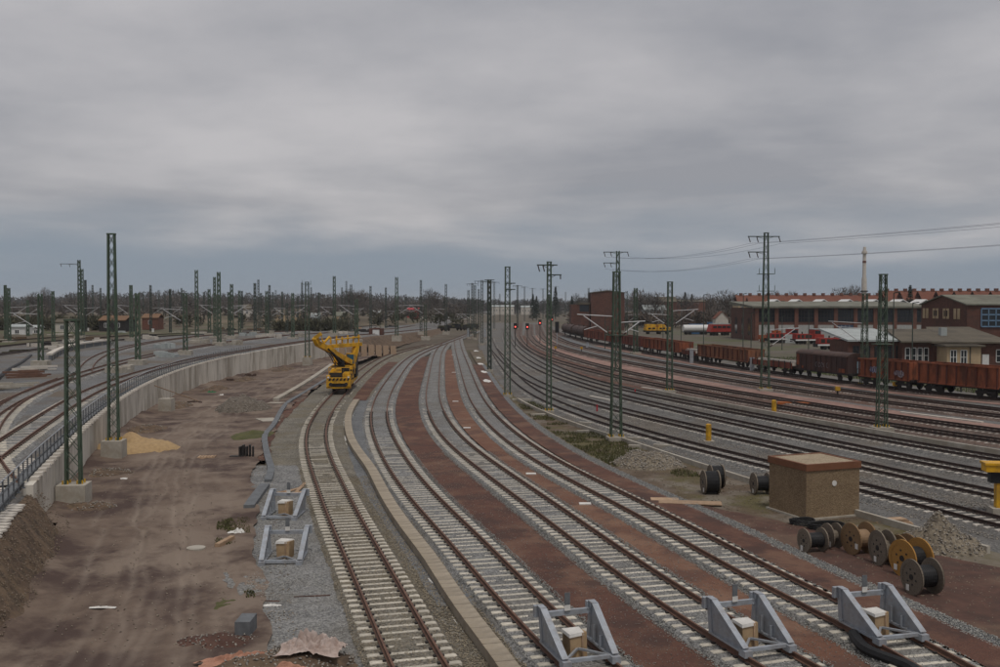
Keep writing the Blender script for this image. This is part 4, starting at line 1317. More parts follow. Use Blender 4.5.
# ------------------------------------------------------------------ heaps and loose things
def heap(name, lab, cat, c, rx, ry, h, m, seed, pw=1.6, stones=None):
    n = 40
    t = np.linspace(-1.15, 1.15, n)
    X, Y = np.meshgrid(t, t)
    d = np.sqrt(X ** 2 + Y ** 2) * (1 + 0.22 * fbm(X, Y, 1.4, 3, seed))
    Z = h * np.clip(1 - d, 0, 1) ** (1 / pw) * (0.8 + 0.35 * fbm(X, Y, 2.5, 3, seed + 1)) + 0.05 * h * fbm(X, Y, 9, 2, seed + 2) * (d < 1.05) - 0.06
    o = put(name, gridmesh(name, X * rx, Y * ry, Z, m), None, c)
    tag(o, lab, cat)
    if stones:
        scatter_on(o, X * rx, Y * ry, Z, d < 1.0, *stones)
    return o


OCT = np.array([(1, 0, 0), (0, 1, 0), (-1, 0, 0), (0, -1, 0), (0, 0, 1), (0, 0, -1)], float)
OCF = np.array([(0, 1, 4), (1, 2, 4), (2, 3, 4), (3, 0, 4), (1, 0, 5), (2, 1, 5), (3, 2, 5), (0, 3, 5)])


def stones_mesh(name, P, size, m, flat=0.7):
    n = len(P)
    th = rng.random(n) * 6.283
    s = size * (0.6 + 0.8 * rng.random((n, 3))); s[:, 2] *= flat
    V = OCT[None] * s[:, None, :] * (0.75 + 0.5 * rng.random((n, 6, 1)))
    c, q = np.cos(th)[:, None], np.sin(th)[:, None]
    tl = rng.normal(0, 0.35, (n, 1))
    x = V[..., 0] * c - V[..., 1] * q; y = V[..., 0] * q + V[..., 1] * c
    V = np.stack([x, y, V[..., 2] + x * tl], -1) + P[:, None, :]
    F = (OCF[None] + 6 * np.arange(n)[:, None, None]).reshape(-1, 3)
    return npmesh(name, V.reshape(-1, 3), F, m)


def scatter_on(o, X, Y, Z, mask, n, size, m):
    k = np.argwhere(mask); k = k[rng.integers(0, len(k), n)]
    P = np.stack([X[k[:, 0], k[:, 1]], Y[k[:, 0], k[:, 1]], Z[k[:, 0], k[:, 1]]], -1) + rng.normal(0, 0.03, (n, 3))
    s = put('stones', stones_mesh('stones', P, size, m), o)
    s['kind'] = 'stuff'


STM = mat('mixed_stones', (0.10, 0.09, 0.08), (0.40, 0.36, 0.31), 0.9, 9)
heap('sand_heap', 'heap of yellow sand behind the tall mast by the wall', 'heap', G(131, 450, -0.45), 3.4, 3.0, 1.5, SAND, 31)
heap('gravel_heap', 'dark grey-brown gravel heap on the dirt road', 'heap', G(243, 411, -0.55), 3.0, 3.2, 2.2, mat('dark_spoil', (0.085, 0.070, 0.055), (0.17, 0.145, 0.12), 0.95, 1, cells=8, bump=1.0), 33, stones=(500, 0.07, STM))
heap('rubble_heap', 'pale heap of rubble and twigs behind the cable drums', 'heap', G(938, 548, -0.42), 2.0, 1.9, 1.7, RUBBLE, 35, 1.1, stones=(900, 0.06, STM))
heap('rubble_heap', 'low brown rubble heap left of the lone black drum', 'heap', G(648, 464, -0.42), 2.4, 2.4, 1.3, RUBBLE, 37, stones=(700, 0.08, STM))
heap('soil_heap', 'brown soil heap under torn plastic sheeting at the bottom edge', 'heap', G(287, 668, -0.40), 2.3, 1.2, 0.75, SOIL, 39, 2.0, stones=(500, 0.05, STM))
heap('soil_heap', 'dark red-brown soil heap left of the front grey block', 'heap', G(222, 644, -0.40), 1.5, 0.8, 0.4, redsoil, 40, 2.0, stones=(200, 0.04, STM))
heap('grass_hump', 'mossy yellow-green hump of weeds at the gravel edge', 'weeds', G(226, 607, -0.40), 0.9, 1.1, 0.28, GRASS, 44, 2.0)
heap('grass_hump', 'yellowish weed-covered hump beside the drainage duct', 'weeds', G(253, 436, -0.42), 1.6, 3.2, 0.55, GRASS, 45, 2.0)
heap('gravel_heap', 'small grey gravel heap on the gravel beyond the soil bank', 'heap', G(275, 617, -0.40), 1.5, 1.2, 0.18, BALLAST, 46, 2.0, stones=(500, 0.04, STM))

for i, (x, y, a, b, h) in enumerate([(105, 474, 1.8, 2.2, 0.5), (147, 430, 1.6, 3.0, 0.8), (178, 410, 1.5, 3.0, 0.9), (214, 392, 1.6, 4.0, 0.9), (245, 381, 1.8, 4.0, 0.8), (284, 370, 2.0, 6.0, 0.8), (86, 508, 2.0, 1.3, 0.5)]):
    p = G(x, y, -0.4 - 0.5 * (y < 430)); p.z = ground_z(p.x, p.y) - 0.1
    heap('soil_heap', 'low dark soil mound at the foot of the retaining wall, %s from the left' % nth([1, 2, 3, 4, 5, 6, 0][i]), 'heap', p, a, b, h, SOIL, 81 + i, 1.6, stones=(150, 0.06, STM))['group'] = 'soil mounds along the wall'


def crumple(name, lab, cat, c, rx, ry, h, m, seed, rz=0):
    n = 36
    t = np.linspace(-1, 1, n)
    X, Y = np.meshgrid(t, t)
    Z = h * (0.18 + 0.95 * np.abs(fbm(X, Y, 3.0 if rx > 0.8 else 1.6, 4, seed))) * np.clip(1.25 - np.sqrt(X ** 2 + Y ** 2), 0, 1) + 0.02
    X = X * (1 + 0.25 * fbm(Y, Y * 0, 1.3, 3, seed + 1)); Y = Y * (1 + 0.35 * fbm(X, X * 0, 1.7, 3, seed + 2))
    o = put(name, gridmesh(name, X * rx, Y * ry, Z, m), None, c, rz)
    for p in o.data.polygons:
        p.use_smooth = False
    return tag(o, lab, cat)


crumple('plastic_sheet', 'crumpled pale pinkish plastic sheet on top of the soil heap', 'plastic sheet', G(312, 650, 0.06), 1.1, 0.55, 0.8, SHEETW, 51, -0.1)
crumple('plastic_sheet', 'crumpled orange sheet at the very bottom edge on the soil heap', 'plastic sheet', G(292, 676, 0.0), 0.75, 0.35, 0.5, SHEETP, 52)
crumple('plastic_sheet', 'long pale sheet strip along the front edge of the soil heap', 'plastic sheet', G(243, 660, -0.25), 1.3, 0.3, 0.4, SHEETP, 53, 0.35)
crumple('plastic_bag', 'white plastic bag on the dirt left of the spare buffer stops', 'bag', G(238, 533, -0.36), 0.42, 0.34, 0.34, PAPER, 54, -0.5)
crumple('paper_sheet', 'white sheet lying flat on the dirt road near the sand heap', 'sheet', G(158, 447, -0.36), 0.9, 0.45, 0.12, PAPER, 55)
crumple('paper_sheet', 'thin white strip lying on the dirt road near the bottom', 'sheet', G(103, 608, -0.33), 0.45, 0.09, 0.08, PAPER, 56)
crumple('white_scrap', 'tiny white scrap on the dirt near the wall mast', 'scrap', G(123, 479, -0.35), 0.28, 0.18, 0.12, PAPER, 57)
crumple('white_scrap', 'white scrap of sheet by the wall foot near the leaning pole', 'scrap', G(221, 396, -0.7), 0.35, 0.3, 0.4, PAPER, 58)
crumple('green_scrap', 'green plastic scrap at the foot of the retaining wall', 'scrap', G(211.5, 393, -0.7), 0.55, 0.5, 0.5, mat('green_plastic', (0.03, 0.16, 0.07)), 59)
crumple('white_scrap', 'white scrap on the gravel below the heap of small stones', 'scrap', G(272, 606, -0.36), 0.35, 0.12, 0.12, PAPER, 60)


def boards(name, lab, cat, c, items, m, rz=0):
    r = thing(name, lab, cat, c, rz)
    for (x, y, z, lx, ly, lz, a) in items:
        MB().box((x, y, z + lz / 2), (lx, ly, lz), a).build('board', m, r)
    return r


pal = [(-0.5 + 0.2 * k, 0, 0.10, 0.13, 0.85, 0.025, 0) for k in range(6)] + [(0, y, 0, 1.15, 0.1, 0.10, 0) for y in (-0.38, 0, 0.38)]
boards('pallet', 'small wooden pallet lying on the dirt road', 'pallet', G(207, 458, -0.36), pal, PLANK, 0.1)
boards('plank_pile', 'dark upright stack of formwork boards on the dirt road edge', 'board stack', G(247, 457, -0.36), [(-0.45 + 0.22 * k, 0, 0, 0.12, 0.5, 0.75 + 0.1 * (k % 2), 0.05 * k) for k in range(5)] + [(-0.7, -0.1, 0, 0.9, 0.5, 0.1, 0)], DARKST)
boards('timber', 'thick brown timber lying slanted at the edge of the dirt', 'timber', G(225, 544, -0.35), [(0, 0, 0, 0.22, 1.5, 0.2, -0.18)], PLANK)
MB_d = MB().tube((0, 0, 0), (0, 0, 0.12), 0.4, 20)
tag(MB_d.build('manhole_cover', CONC, None, G(196, 550, -0.36)), 'round concrete cover lying on the dirt beside the timber', 'cover')
for i, (x, y, L, a) in enumerate([(285, 492, 2.4, 0.6), (291, 492, 2.8, 0.35), (301, 489, 2.8, -0.02), (297, 495, 1.8, 1.0)]):
    boards('plank', ['pale plank leaning left in the pile behind the rear spare buffer stop', 'second pale plank of the pile behind the rear spare buffer stop', 'upright-looking orange plank at the right of the pile', 'short plank across the pile behind the rear spare buffer stop'][i],
           'plank', G(x, y, -0.38), [(0, 0, 0.02 + 0.03 * i, 0.2, L, 0.05, -a)], PLANK)
MB().box((0, 0, 0.3), (0.48, 0.9, 0.6)).build('grey_block', GREYHOSE, None, G(246, 636, -0.40))
tag(bpy.data.objects['grey_block'], 'dark grey plastic block standing at the gravel edge near the bottom', 'block')
boards('rusty_bar', 'rusty bar lying on the gravel beside the first siding', 'bar', G(312, 597, -0.36), [(0, 0, 0, 1.3, 0.07, 0.05, 0.15)], REDPATH)
boards('rusty_bar', 'short rusty bar lying on the gravel left of the longer one', 'bar', G(270, 602, -0.36), [(0, 0, 0, 0.7, 0.07, 0.05, -0.1)], REDPATH)
boards('concrete_slab', 'pale concrete slab beside the drainage duct and gravel heap', 'slab', G(268, 421, -0.42), [(0, 0, 0, 1.6, 2.6, 0.15, 0.5)], CONC)
boards('concrete_slab', 'end slab of the pale concrete channel on the dirt', 'slab', G(277, 404, -0.48), [(0, 0, 0, 1.8, 1.2, 0.15, -0.1)], CONC)
boards('steel_plate', 'rusty steel plate lying across the red path beside the waste strip', 'plate', G(690, 503, -0.33), [(0, 0, 0, 3.3, 0.9, 0.05, -0.15), (-1.2, 0.9, 0.0, 1.5, 0.8, 0.04, -0.1)], PLANK)
boards('board_stack', 'stack of brown boards between the hut and the rubble heap', 'boards', G(894, 523, -0.42), [(0, 0, 0.06 * k, 1.7 - 0.2 * k, 0.5, 0.05, -0.2 + 0.15 * k) for k in range(4)], PLANK)
boards('orange_board', 'long orange board lying beside the dark tracks, right of the yellow post', 'board', G(795, 404.5, -0.37), [(0, 0, 0, 3.6, 0.8, 0.25, -0.3)], mat('orange_paint', (0.42, 0.13, 0.04)))
for i, (x, y, L, a) in enumerate([(643, 440.5, 2.6, -0.45), (664, 447.5, 1.6, -0.5), (638, 448, 1.4, -0.3), (583, 433, 1.0, 0.1), (585, 424.5, 1.3, -0.7), (522, 400.5, 2.2, 0.1), (538, 416, 1.5, 0.3), (568, 407, 1.4, -0.5)]):
    boards('concrete_piece', 'loose pale concrete piece on the waste strip, %s counted from the left' % nth(sorted([522, 538, 568, 583, 585, 638, 643, 664]).index(x)), 'concrete piece', G(x, y, -0.40), [(0, 0, 0, L, 0.35, 0.22, a)], CONC)['group'] = 'loose concrete pieces on the waste strip'
# little white drain covers in the red path
for i, (x, y) in enumerate([(531, 474), (585, 504), (467, 428), (455.5, 401.5), (454, 372.5), (453, 355)]):
    p = G(x, y, -0.285)
    tag(MB().box((0, 0, 0.02), (0.62, 0.42, 0.06)).build('drain_cover', PAPER, None, p), 'small white cover in the red path right of middle siding, %s from near end' % nth([1, 0, 2, 3, 4, 5][i]), 'cover', 'white covers in the red path')
for i, (x, y) in enumerate([(476, 351), (478.5, 358), (480.5, 364), (484, 372), (487, 381)]):
    crumple('white_sheet', 'crumpled white fleece beside the far right siding, %s from the back' % nth(i), 'sheet', G(x, y, -0.33), 0.45, 2.2, 0.28, PAPER, 160 + i, 0.1)['group'] = 'white fleece beside the right siding'
# pole leaning on the wall
r = thing('leaning_pole', 'thin dark pole leaning against the retaining wall', 'pole', G(201, 402, -0.7))
t_ = Vector((float(WALL(102)) + 0.05, 102, 1.75)) - Vector(r.location)
MB().tube((0, 0, 0), t_, 0.05, 6).build('pole', PLANK, r)
for i, (x, y) in enumerate([(188, 408, ), (196, 404), (232, 381), (250, 376)]):
    p = G(x, y, -0.75)
    boards('rubbish', 'small pile of dark debris at the wall foot, %s from the left' % nth(i), 'debris', p, [(random.uniform(-0.8, 0.8), random.uniform(-0.5, 0.5), 0, random.uniform(0.4, 1.2), 0.2, random.uniform(0.1, 0.4), random.uniform(0, 3)) for _ in range(7)], mat('debris', (0.10, 0.065, 0.05)))

# ------------------------------------------------------------------ yellow posts and bracket
for i, (x, yb, yt, r_) in enumerate([(708.5, 441.5, 424.5, 0.22), (774, 414.5, 400.5, 0.24)]):
    p = G(x, yb, -0.42); h = D(x, yt, p.y).z + 0.42
    t = thing('yellow_post', ['yellow marker post nearer the lone black drum', 'yellow marker post beside the orange board'][i], 'post', p, 0, 'yellow marker posts')
    MB().tube((0, 0, 0), (0, 0, h), r_, 12).tube((0, 0, h), (0, 0, h + 0.06), r_, 12, r_ * 0.6).build('post', YEL, t)
    MB().box((0, 0, 0.02), (0.8, 0.8, 0.12)).build('foot', CONC, t)
for i, (x, y) in enumerate([(837.5, 396.5), (895, 391.5), (581.5, 352), (555.5, 351.5), (961, 392)]):
    p = G(x, y, -0.42)
    t = thing('ground_signal', 'small yellow lantern signal at the track side, %s from the left' % nth(sorted([837.5, 895, 581.5, 555.5, 961]).index(x)), 'signal', p, 0, 'small yellow lantern signals')
    MB().box((0, 0, 0.35), (0.16, 0.16, 0.7)).build('stem', DARKST, t)
    MB().box((0, 0, 0.92), (0.5, 0.4, 0.46)).build('lantern', YEL, t)
bp = G(996, 514, -0.42)
t = thing('yellow_bracket', 'yellow steel bracket post at the right edge, cut by the frame', 'bracket', bp, -0.15)
MB().bx(-0.05, 0.42, -0.2, 0.2, 0.35, 2.1).build('post', YEL, t)
MB().bx(-0.62, 1.6, -0.4, 0.4, 2.2, 2.55).bx(-0.68, 1.65, -0.46, 0.46, 2.55, 2.66).build('head', YEL, t)
MB().bx(-0.35, 0.3, -0.25, 0.25, 1.62, 2.18).build('joint', BLACK, t)
MB().bx(-0.3, 0.7, -0.45, 0.45, -0.1, 0.35).build('foot', CONC, t)
for i, (x, y) in enumerate([(597, 411.5), (635, 395)]):
    t = thing('red_marker', ['tiny red marker stake before the sturdy mast', 'tiny red marker stake behind the sturdy mast'][i], 'marker', G(x, y, -0.42))
    MB().tube((0, 0, 0), (0, 0, 0.7), 0.08, 6).build('stake', mat('red_stake', (0.4, 0.03, 0.04)), t)

for i, (x, y, L, a) in enumerate([(722, 404.5, 7, -0.38), (655, 390, 6, -0.4), (600, 399, 5, -0.45), (880, 424, 6, -0.36), (940, 418, 9, -0.36), (560, 372, 5, -0.6), (845, 421, 3, -0.3)]):
    p = G(x, y, -0.41)
    o = boards('cable_duct_length', 'pale straight duct length lying between the main lines, %s from the left' % nth(sorted([722, 655, 600, 880, 940, 560, 845]).index(x)), 'duct', p, [(0, 0, 0, L, 0.35, 0.16, a - 0.75)], STONE)
    o['group'] = 'pale duct lengths between the main lines'

# ------------------------------------------------------------------ freight wagons on the far siding
R9 = RT[8]


def yat(x):
    """distance at which the wagon siding crosses photo column x"""
    lo, hi = 60.0, 390.0
    for _ in range(50):
        m = (lo + hi) / 2
        if float(R9(m)) / m > (x - 500) / 975 * 1.0:
            lo = m
        else:
            hi = m
    return lo


def wagon_root(xa, xb, label, name, group):
    ya, yb = yat(xa), yat(xb)
    a, b = R9.pt(ya), R9.pt(yb)
    c = (a + b) / 2
    d = (b - a)
    r = thing(name, label, 'wagon', (c.x, c.y, 0), math.atan2(d.y, d.x), group)
    return r, d.length


def running_gear(r, L, bogie=True):
    # local x along the wagon, y across; the camera looks at the -y side
    MB().bx(-L / 2 + 0.35, L / 2 - 0.35, -0.5, 0.5, 0.85, 1.12).bx(-L / 2 + 0.3, L / 2 - 0.3, -1.30, -1.16, 0.92, 1.16).bx(-L / 2 + 0.3, L / 2 - 0.3, 1.16, 1.30, 0.92, 1.16).bx(-L / 2 + 0.28, -L / 2 + 0.45, -1.3, 1.3, 0.9, 1.2).bx(L / 2 - 0.45, L / 2 - 0.28, -1.3, 1.3, 0.9, 1.2).build('underframe', DARKST, r)
    k = L * 0.30 if bogie else L * 0.28
    for s in (-1, 1):
        axles = (-0.9, 0.9) if bogie else (0,)
        bo = MB()
        for q in (-1, 1):
            if bogie:
                bo.bx(s * k - 1.3, s * k + 1.3, q * 1.0 - 0.06, q * 1.0 + 0.06, 0.42, 0.72)
            bo.bx(s * k - 0.3, s * k + 0.3, q * 0.98 - 0.05, q * 0.98 + 0.05, 0.55, 0.92)
        b_ = bo.build('bogie' if bogie else 'axle_guard', DARKST, r)
        for ax in axles:
            for q in (-1, 1):
                MB().tube((s * k + ax, q * 0.70, 0.46), (s * k + ax, q * 0.83, 0.46), 0.46, 16).build('wheel', DARKST, b_)
        for q in (-1, 1):
            MB().tube((s * (L / 2 - 0.28), q * 0.88, 1.05), (s * (L / 2), q * 0.88, 1.05), 0.09, 8).tube((s * (L / 2), q * 0.88, 1.05), (s * (L / 2 + 0.05), q * 0.88, 1.05), 0.23, 12).build('buffer', DARKST, r)


RIBM = mat('rib_shadow_rust', (0.115, 0.036, 0.026), (0.07, 0.026, 0.02), 0.85, 2)  # rust darkened so the ribs paint in the shadow lines between side panels


def open_wagon(xa, xb, label, m, top=3.15, tag_=None, ribs=9):
    r, L = wagon_root(xa, xb, label, 'open_wagon', 'freight wagons on the far siding')
    running_gear(r, L)
    l2 = L / 2 - 0.45
    MB().bx(-l2, l2, -1.32, 1.32, 1.16, 1.24).build('floor', DARKST, r)
    for s in (-1, 1):
        sd = MB().bx(-l2, l2, s * 1.33 - 0.03, s * 1.33 + 0.03, 1.18, top - 0.1).build('side_wall', m, r)
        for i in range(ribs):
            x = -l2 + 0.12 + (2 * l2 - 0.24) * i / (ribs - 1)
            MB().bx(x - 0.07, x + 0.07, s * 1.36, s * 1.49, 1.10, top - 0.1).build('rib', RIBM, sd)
        MB().bx(-l2 - 0.06, l2 + 0.06, s * 1.40 - 0.10, s * 1.40 + 0.10, top - 0.1, top + 0.06).build('top_rail', m, sd)
        MB().bx(-l2 - 0.03, l2 + 0.03, s * 1.40 - 0.08, s * 1.40 + 0.08, 1.06, 1.22).build('bottom_rail', m, sd)
    for s in (-1, 1):
        en = MB().bx(s * l2 - 0.04, s * l2 + 0.04, -1.30, 1.30, 1.18, top).build('end_wall', m, r)
        for y in (-0.8, 0, 0.8):
            MB().bx(s * (l2 + 0.04), s * (l2 + 0.14), y - 0.06, y + 0.06, 1.18, top - 0.05).build('rib', m, en)
    if tag_:
        for (x, z, w, h, mm) in tag_:
            MB().bx(x - w / 2, x + w / 2, -1.372, -1.362, z - h / 2, z + h / 2).build('painted_panel', mm, r)
    return r, L


def graffiti(r, x, z, w, h, seed, m=None):
    """loose looping spray strokes on the near side"""
    rn = random.Random(seed)
    bg = MB(); n = 18
    pts = [(x + w * 0.55 * math.cos(a) * rn.uniform(0.7, 1.25), -1.50, z + h * 0.5 * math.sin(a) * rn.uniform(0.45, 1.2)) for a in np.linspace(0, 2 * math.pi, n, endpoint=False)]
    bg.poly(pts)
    bg.build('spray_patch', mat('spray_white', (0.36, 0.33, 0.34), (0.16, 0.10, 0.10), 0.8, 5), r)
    b = MB()
    for k in range(4):
        cx = x - w * 0.36 + w * 0.24 * k
        b.path([(cx + w * 0.10 * math.cos(a), -1.515, z + h * 0.32 * math.sin(a)) for a in np.linspace(rn.uniform(0, 2), rn.uniform(4.5, 6.6), 9)], 0.035, 4)
    b.build('spray_letters', m or mat('spray_dark', (0.06, 0.05, 0.10)), r)


PALEBLUE = mat('pale_blue_panel', (0.30, 0.42, 0.46))
r, L = open_wagon(924.5, 1012, 'open rusty red freight wagon at the right edge of the row', RUSTW[1], 3.4)
r, L2_ = open_wagon(866, 922, 'open rusty red freight wagon with graffiti, second from the right', RUSTW[1], 3.35, tag_=[(-4.6, 2.45, 0.6, 0.9, PALEBLUE), (-4.6, 1.65, 0.5, 0.5, PALEBLUE)])
graffiti(r, L2_ * 0.30, 1.9, 1.7, 0.9, 3); graffiti(r, -L2_ * 0.16, 2.1, 1.4, 1.0, 5, mat('spray_blue', (0.05, 0.08, 0.2)))


def covered_wagon(xa, xb, label):
    r, L = wagon_root(xa, xb, label, 'covered_wagon', 'freight wagons on the far siding')
    running_gear(r, L, False)
    l2 = L / 2 - 0.4
    MB().bx(-l2, l2, -1.33, 1.33, 1.12, 3.35).build('body', WBROWN, r)
    b = MB(); n = 8
    prev = None
    for i in range(n):
        a0 = math.pi * i / n; a1 = math.pi * (i + 1) / n
        p = [(1.42 * math.cos(a0), 3.3 + 0.55 * math.sin(a0)), (1.42 * math.cos(a1), 3.3 + 0.55 * math.sin(a1))]
        b.poly([(-l2 - 0.05, p[0][0], p[0][1]), (l2 + 0.05, p[0][0], p[0][1]), (l2 + 0.05, p[1][0], p[1][1]), (-l2 - 0.05, p[1][0], p[1][1])][::-1])
    for s in (-1, 1):
        pts = [(s * (l2 + 0.05), 1.42 * math.cos(math.pi * i / n), 3.3 + 0.55 * math.sin(math.pi * i / n)) for i in range(n + 1)]
        b.poly(pts if s > 0 else pts[::-1])
    b.build('roof', WTANK, r)
    for s in (-1, 1):
        for i in range(11):
            x = -l2 + 0.15 + (2 * l2 - 0.3) * i / 10
            MB().bx(x - 0.05, x + 0.05, s * 1.34, s * 1.42, 1.12, 3.33).build('rib', WBROWN, r)
    MB().bx(-l2 + 0.2, -l2 + 0.8, -1.40, -1.35, 1.7, 3.2).build('red_panel', RUSTW[1], r)
    MB().bx(l2 - 1.9, l2 - 0.6, -1.40, -1.35, 1.25, 1.75).build('red_panel', RUSTW[1], r)
    MB().bx(-l2 + 1.5, -l2 + 1.9, -1.40, -1.35, 1.3, 1.6).build('red_panel', RUSTW[1], r)
    b = MB()
    rn = random.Random(9)
    for k in range(5):
        cx = -0.9 + 0.65 * k
        b.path([(cx + 0.22 * math.cos(a), -1.44, 2.0 + 0.33 * math.sin(a)) for a in np.linspace(rn.uniform(0, 2), rn.uniform(4, 6.2), 8)], 0.03, 4)
    b.build('spray_letters', mat('spray_grey', (0.22, 0.20, 0.21)), r)
    return r


covered_wagon(803.5, 859, 'dark brown covered wagon with round roof, between flat wagon and graffiti wagon')


def flat_wagon(xa, xb, label, load=True, crv=None):
    r, L = wagon_root(xa, xb, label, 'flat_wagon', 'freight wagons on the far siding')
    running_gear(r, L)
    l2 = L / 2 - 0.4
    MB().bx(-l2, l2, -1.35, 1.35, 1.16, 1.34).build('deck', WTANK, r)
    for s in (-1, 1):
        MB().bx(-l2, l2, s * 1.36 - 0.04, s * 1.36 + 0.04, 0.95, 1.75).build('side_board', RUSTW[2], r)
        for i in range(8):
            x = -l2 + 0.3 + (2 * l2 - 0.6) * i / 7
            MB().bx(x - 0.06, x + 0.06, s * 1.44 - 0.04, s * 1.44 + 0.04, 0.95, 2.0).build('stanchion', DARKST, r)
    MB().bx(-l2 + 0.2, l2 - 0.2, -0.4, -0.2, 1.75, 1.95).bx(-l2 + 0.2, l2 - 0.2, 0.3, 0.5, 1.75, 1.95).bx(-l2 + 0.8, -l2 + 1, -1, 1, 1.34, 1.75).bx(l2 - 1, l2 - 0.8, -1, 1, 1.34, 1.75).build('load', STONE, r)
    return r


flat_wagon(759, 802.5, 'low flat wagon behind the tallest mast, between open and covered wagons')
open_wagon(704.5, 757.5, 'open brown-red wagon with many ribs, left of the flat wagon', RUSTW[3], 3.05, ribs=12)


def hopper_wagon(xa, xb, label, m):
    r, L = wagon_root(xa, xb, label, 'hopper_wagon', 'freight wagons on the far siding')
    running_gear(r, L, False)
    l2 = L / 2 - 0.4
    b = MB(); n = 12
    b.tube((-l2, 0, 2.45), (l2, 0, 2.45), 1.42, 16)
    b.build('tank', m, r, smooth=False)
    for x in (-l2 * 0.95, 0, l2 * 0.95):
        MB().tube((x - 0.08, 0, 2.45), (x + 0.08, 0, 2.45), 1.47, 16).build('band', DARKST, r)
    for x in (-l2 * 0.4, l2 * 0.4):
        MB().tube((x, 0, 3.8), (x, 0, 4.05), 0.35, 10).build('hatch', DARKST, r)
        MB().hexa([(x - 0.25, -0.3, 0.75), (x + 0.25, -0.3, 0.75), (x + 0.25, 0.3, 0.75), (x - 0.25, 0.3, 0.75), (x - 1.2, -1, 1.8), (x + 1.2, -1, 1.8), (x + 1.2, 1, 1.8), (x - 1.2, 1, 1.8)]).build('chute', DARKST, r)
    return r


flat_wagon(688, 703.5, 'short dark flat wagon between two open red wagons')
open_wagon(648.5, 687, 'open red wagon half hidden by the mast in front', RUSTW[1], 3.0, ribs=10)
open_wagon(622, 647.5, 'dark open wagon beside the green mast foundation', RUSTW[2], 2.9)
open_wagon(588.5, 621, 'bright red open wagon behind the sturdy mast', RUSTW[0], 3.1)
hopper_wagon(576, 588, 'dark brown tank hopper wagon left of the bright red wagon', WTANK)
hopper_wagon(565.5, 575.5, 'last dark tank hopper wagon at the far end of the row', WTANK)

# loaded flat wagons far out on the left line
for i, (xa, xb, yb) in enumerate([(440, 466, 332.5), (467, 476, 330.5)]):
    a = G(xa, yb, 0.9); b = G(xb, yb - 1, 0.9)
    d = b - a
    r = thing('far_flat_wagon', ['dark loaded flat wagon far out near the centre', 'second dark flat wagon behind the first, near the centre masts'][i], 'wagon', ((a.x + b.x) / 2, (a.y + b.y) / 2, float(zL(a.y)) - 0.2), math.atan2(d.y, d.x), 'dark flat wagons far out')
    L = d.length
    running_gear(r, L)
    MB().bx(-L / 2 + 0.3, L / 2 - 0.3, -1.3, 1.3, 1.12, 1.3).build('deck', DARKST, r)
    for k in range(int(L / 1.6)):
        x = -L / 2 + 1 + 1.6 * k
        MB().bx(x - 0.7, x + 0.7, -1.1, 1.1, 1.3, 1.3 + random.uniform(0.5, 1.0)).build('load', BLACK if k % 3 else SHRUB, r)


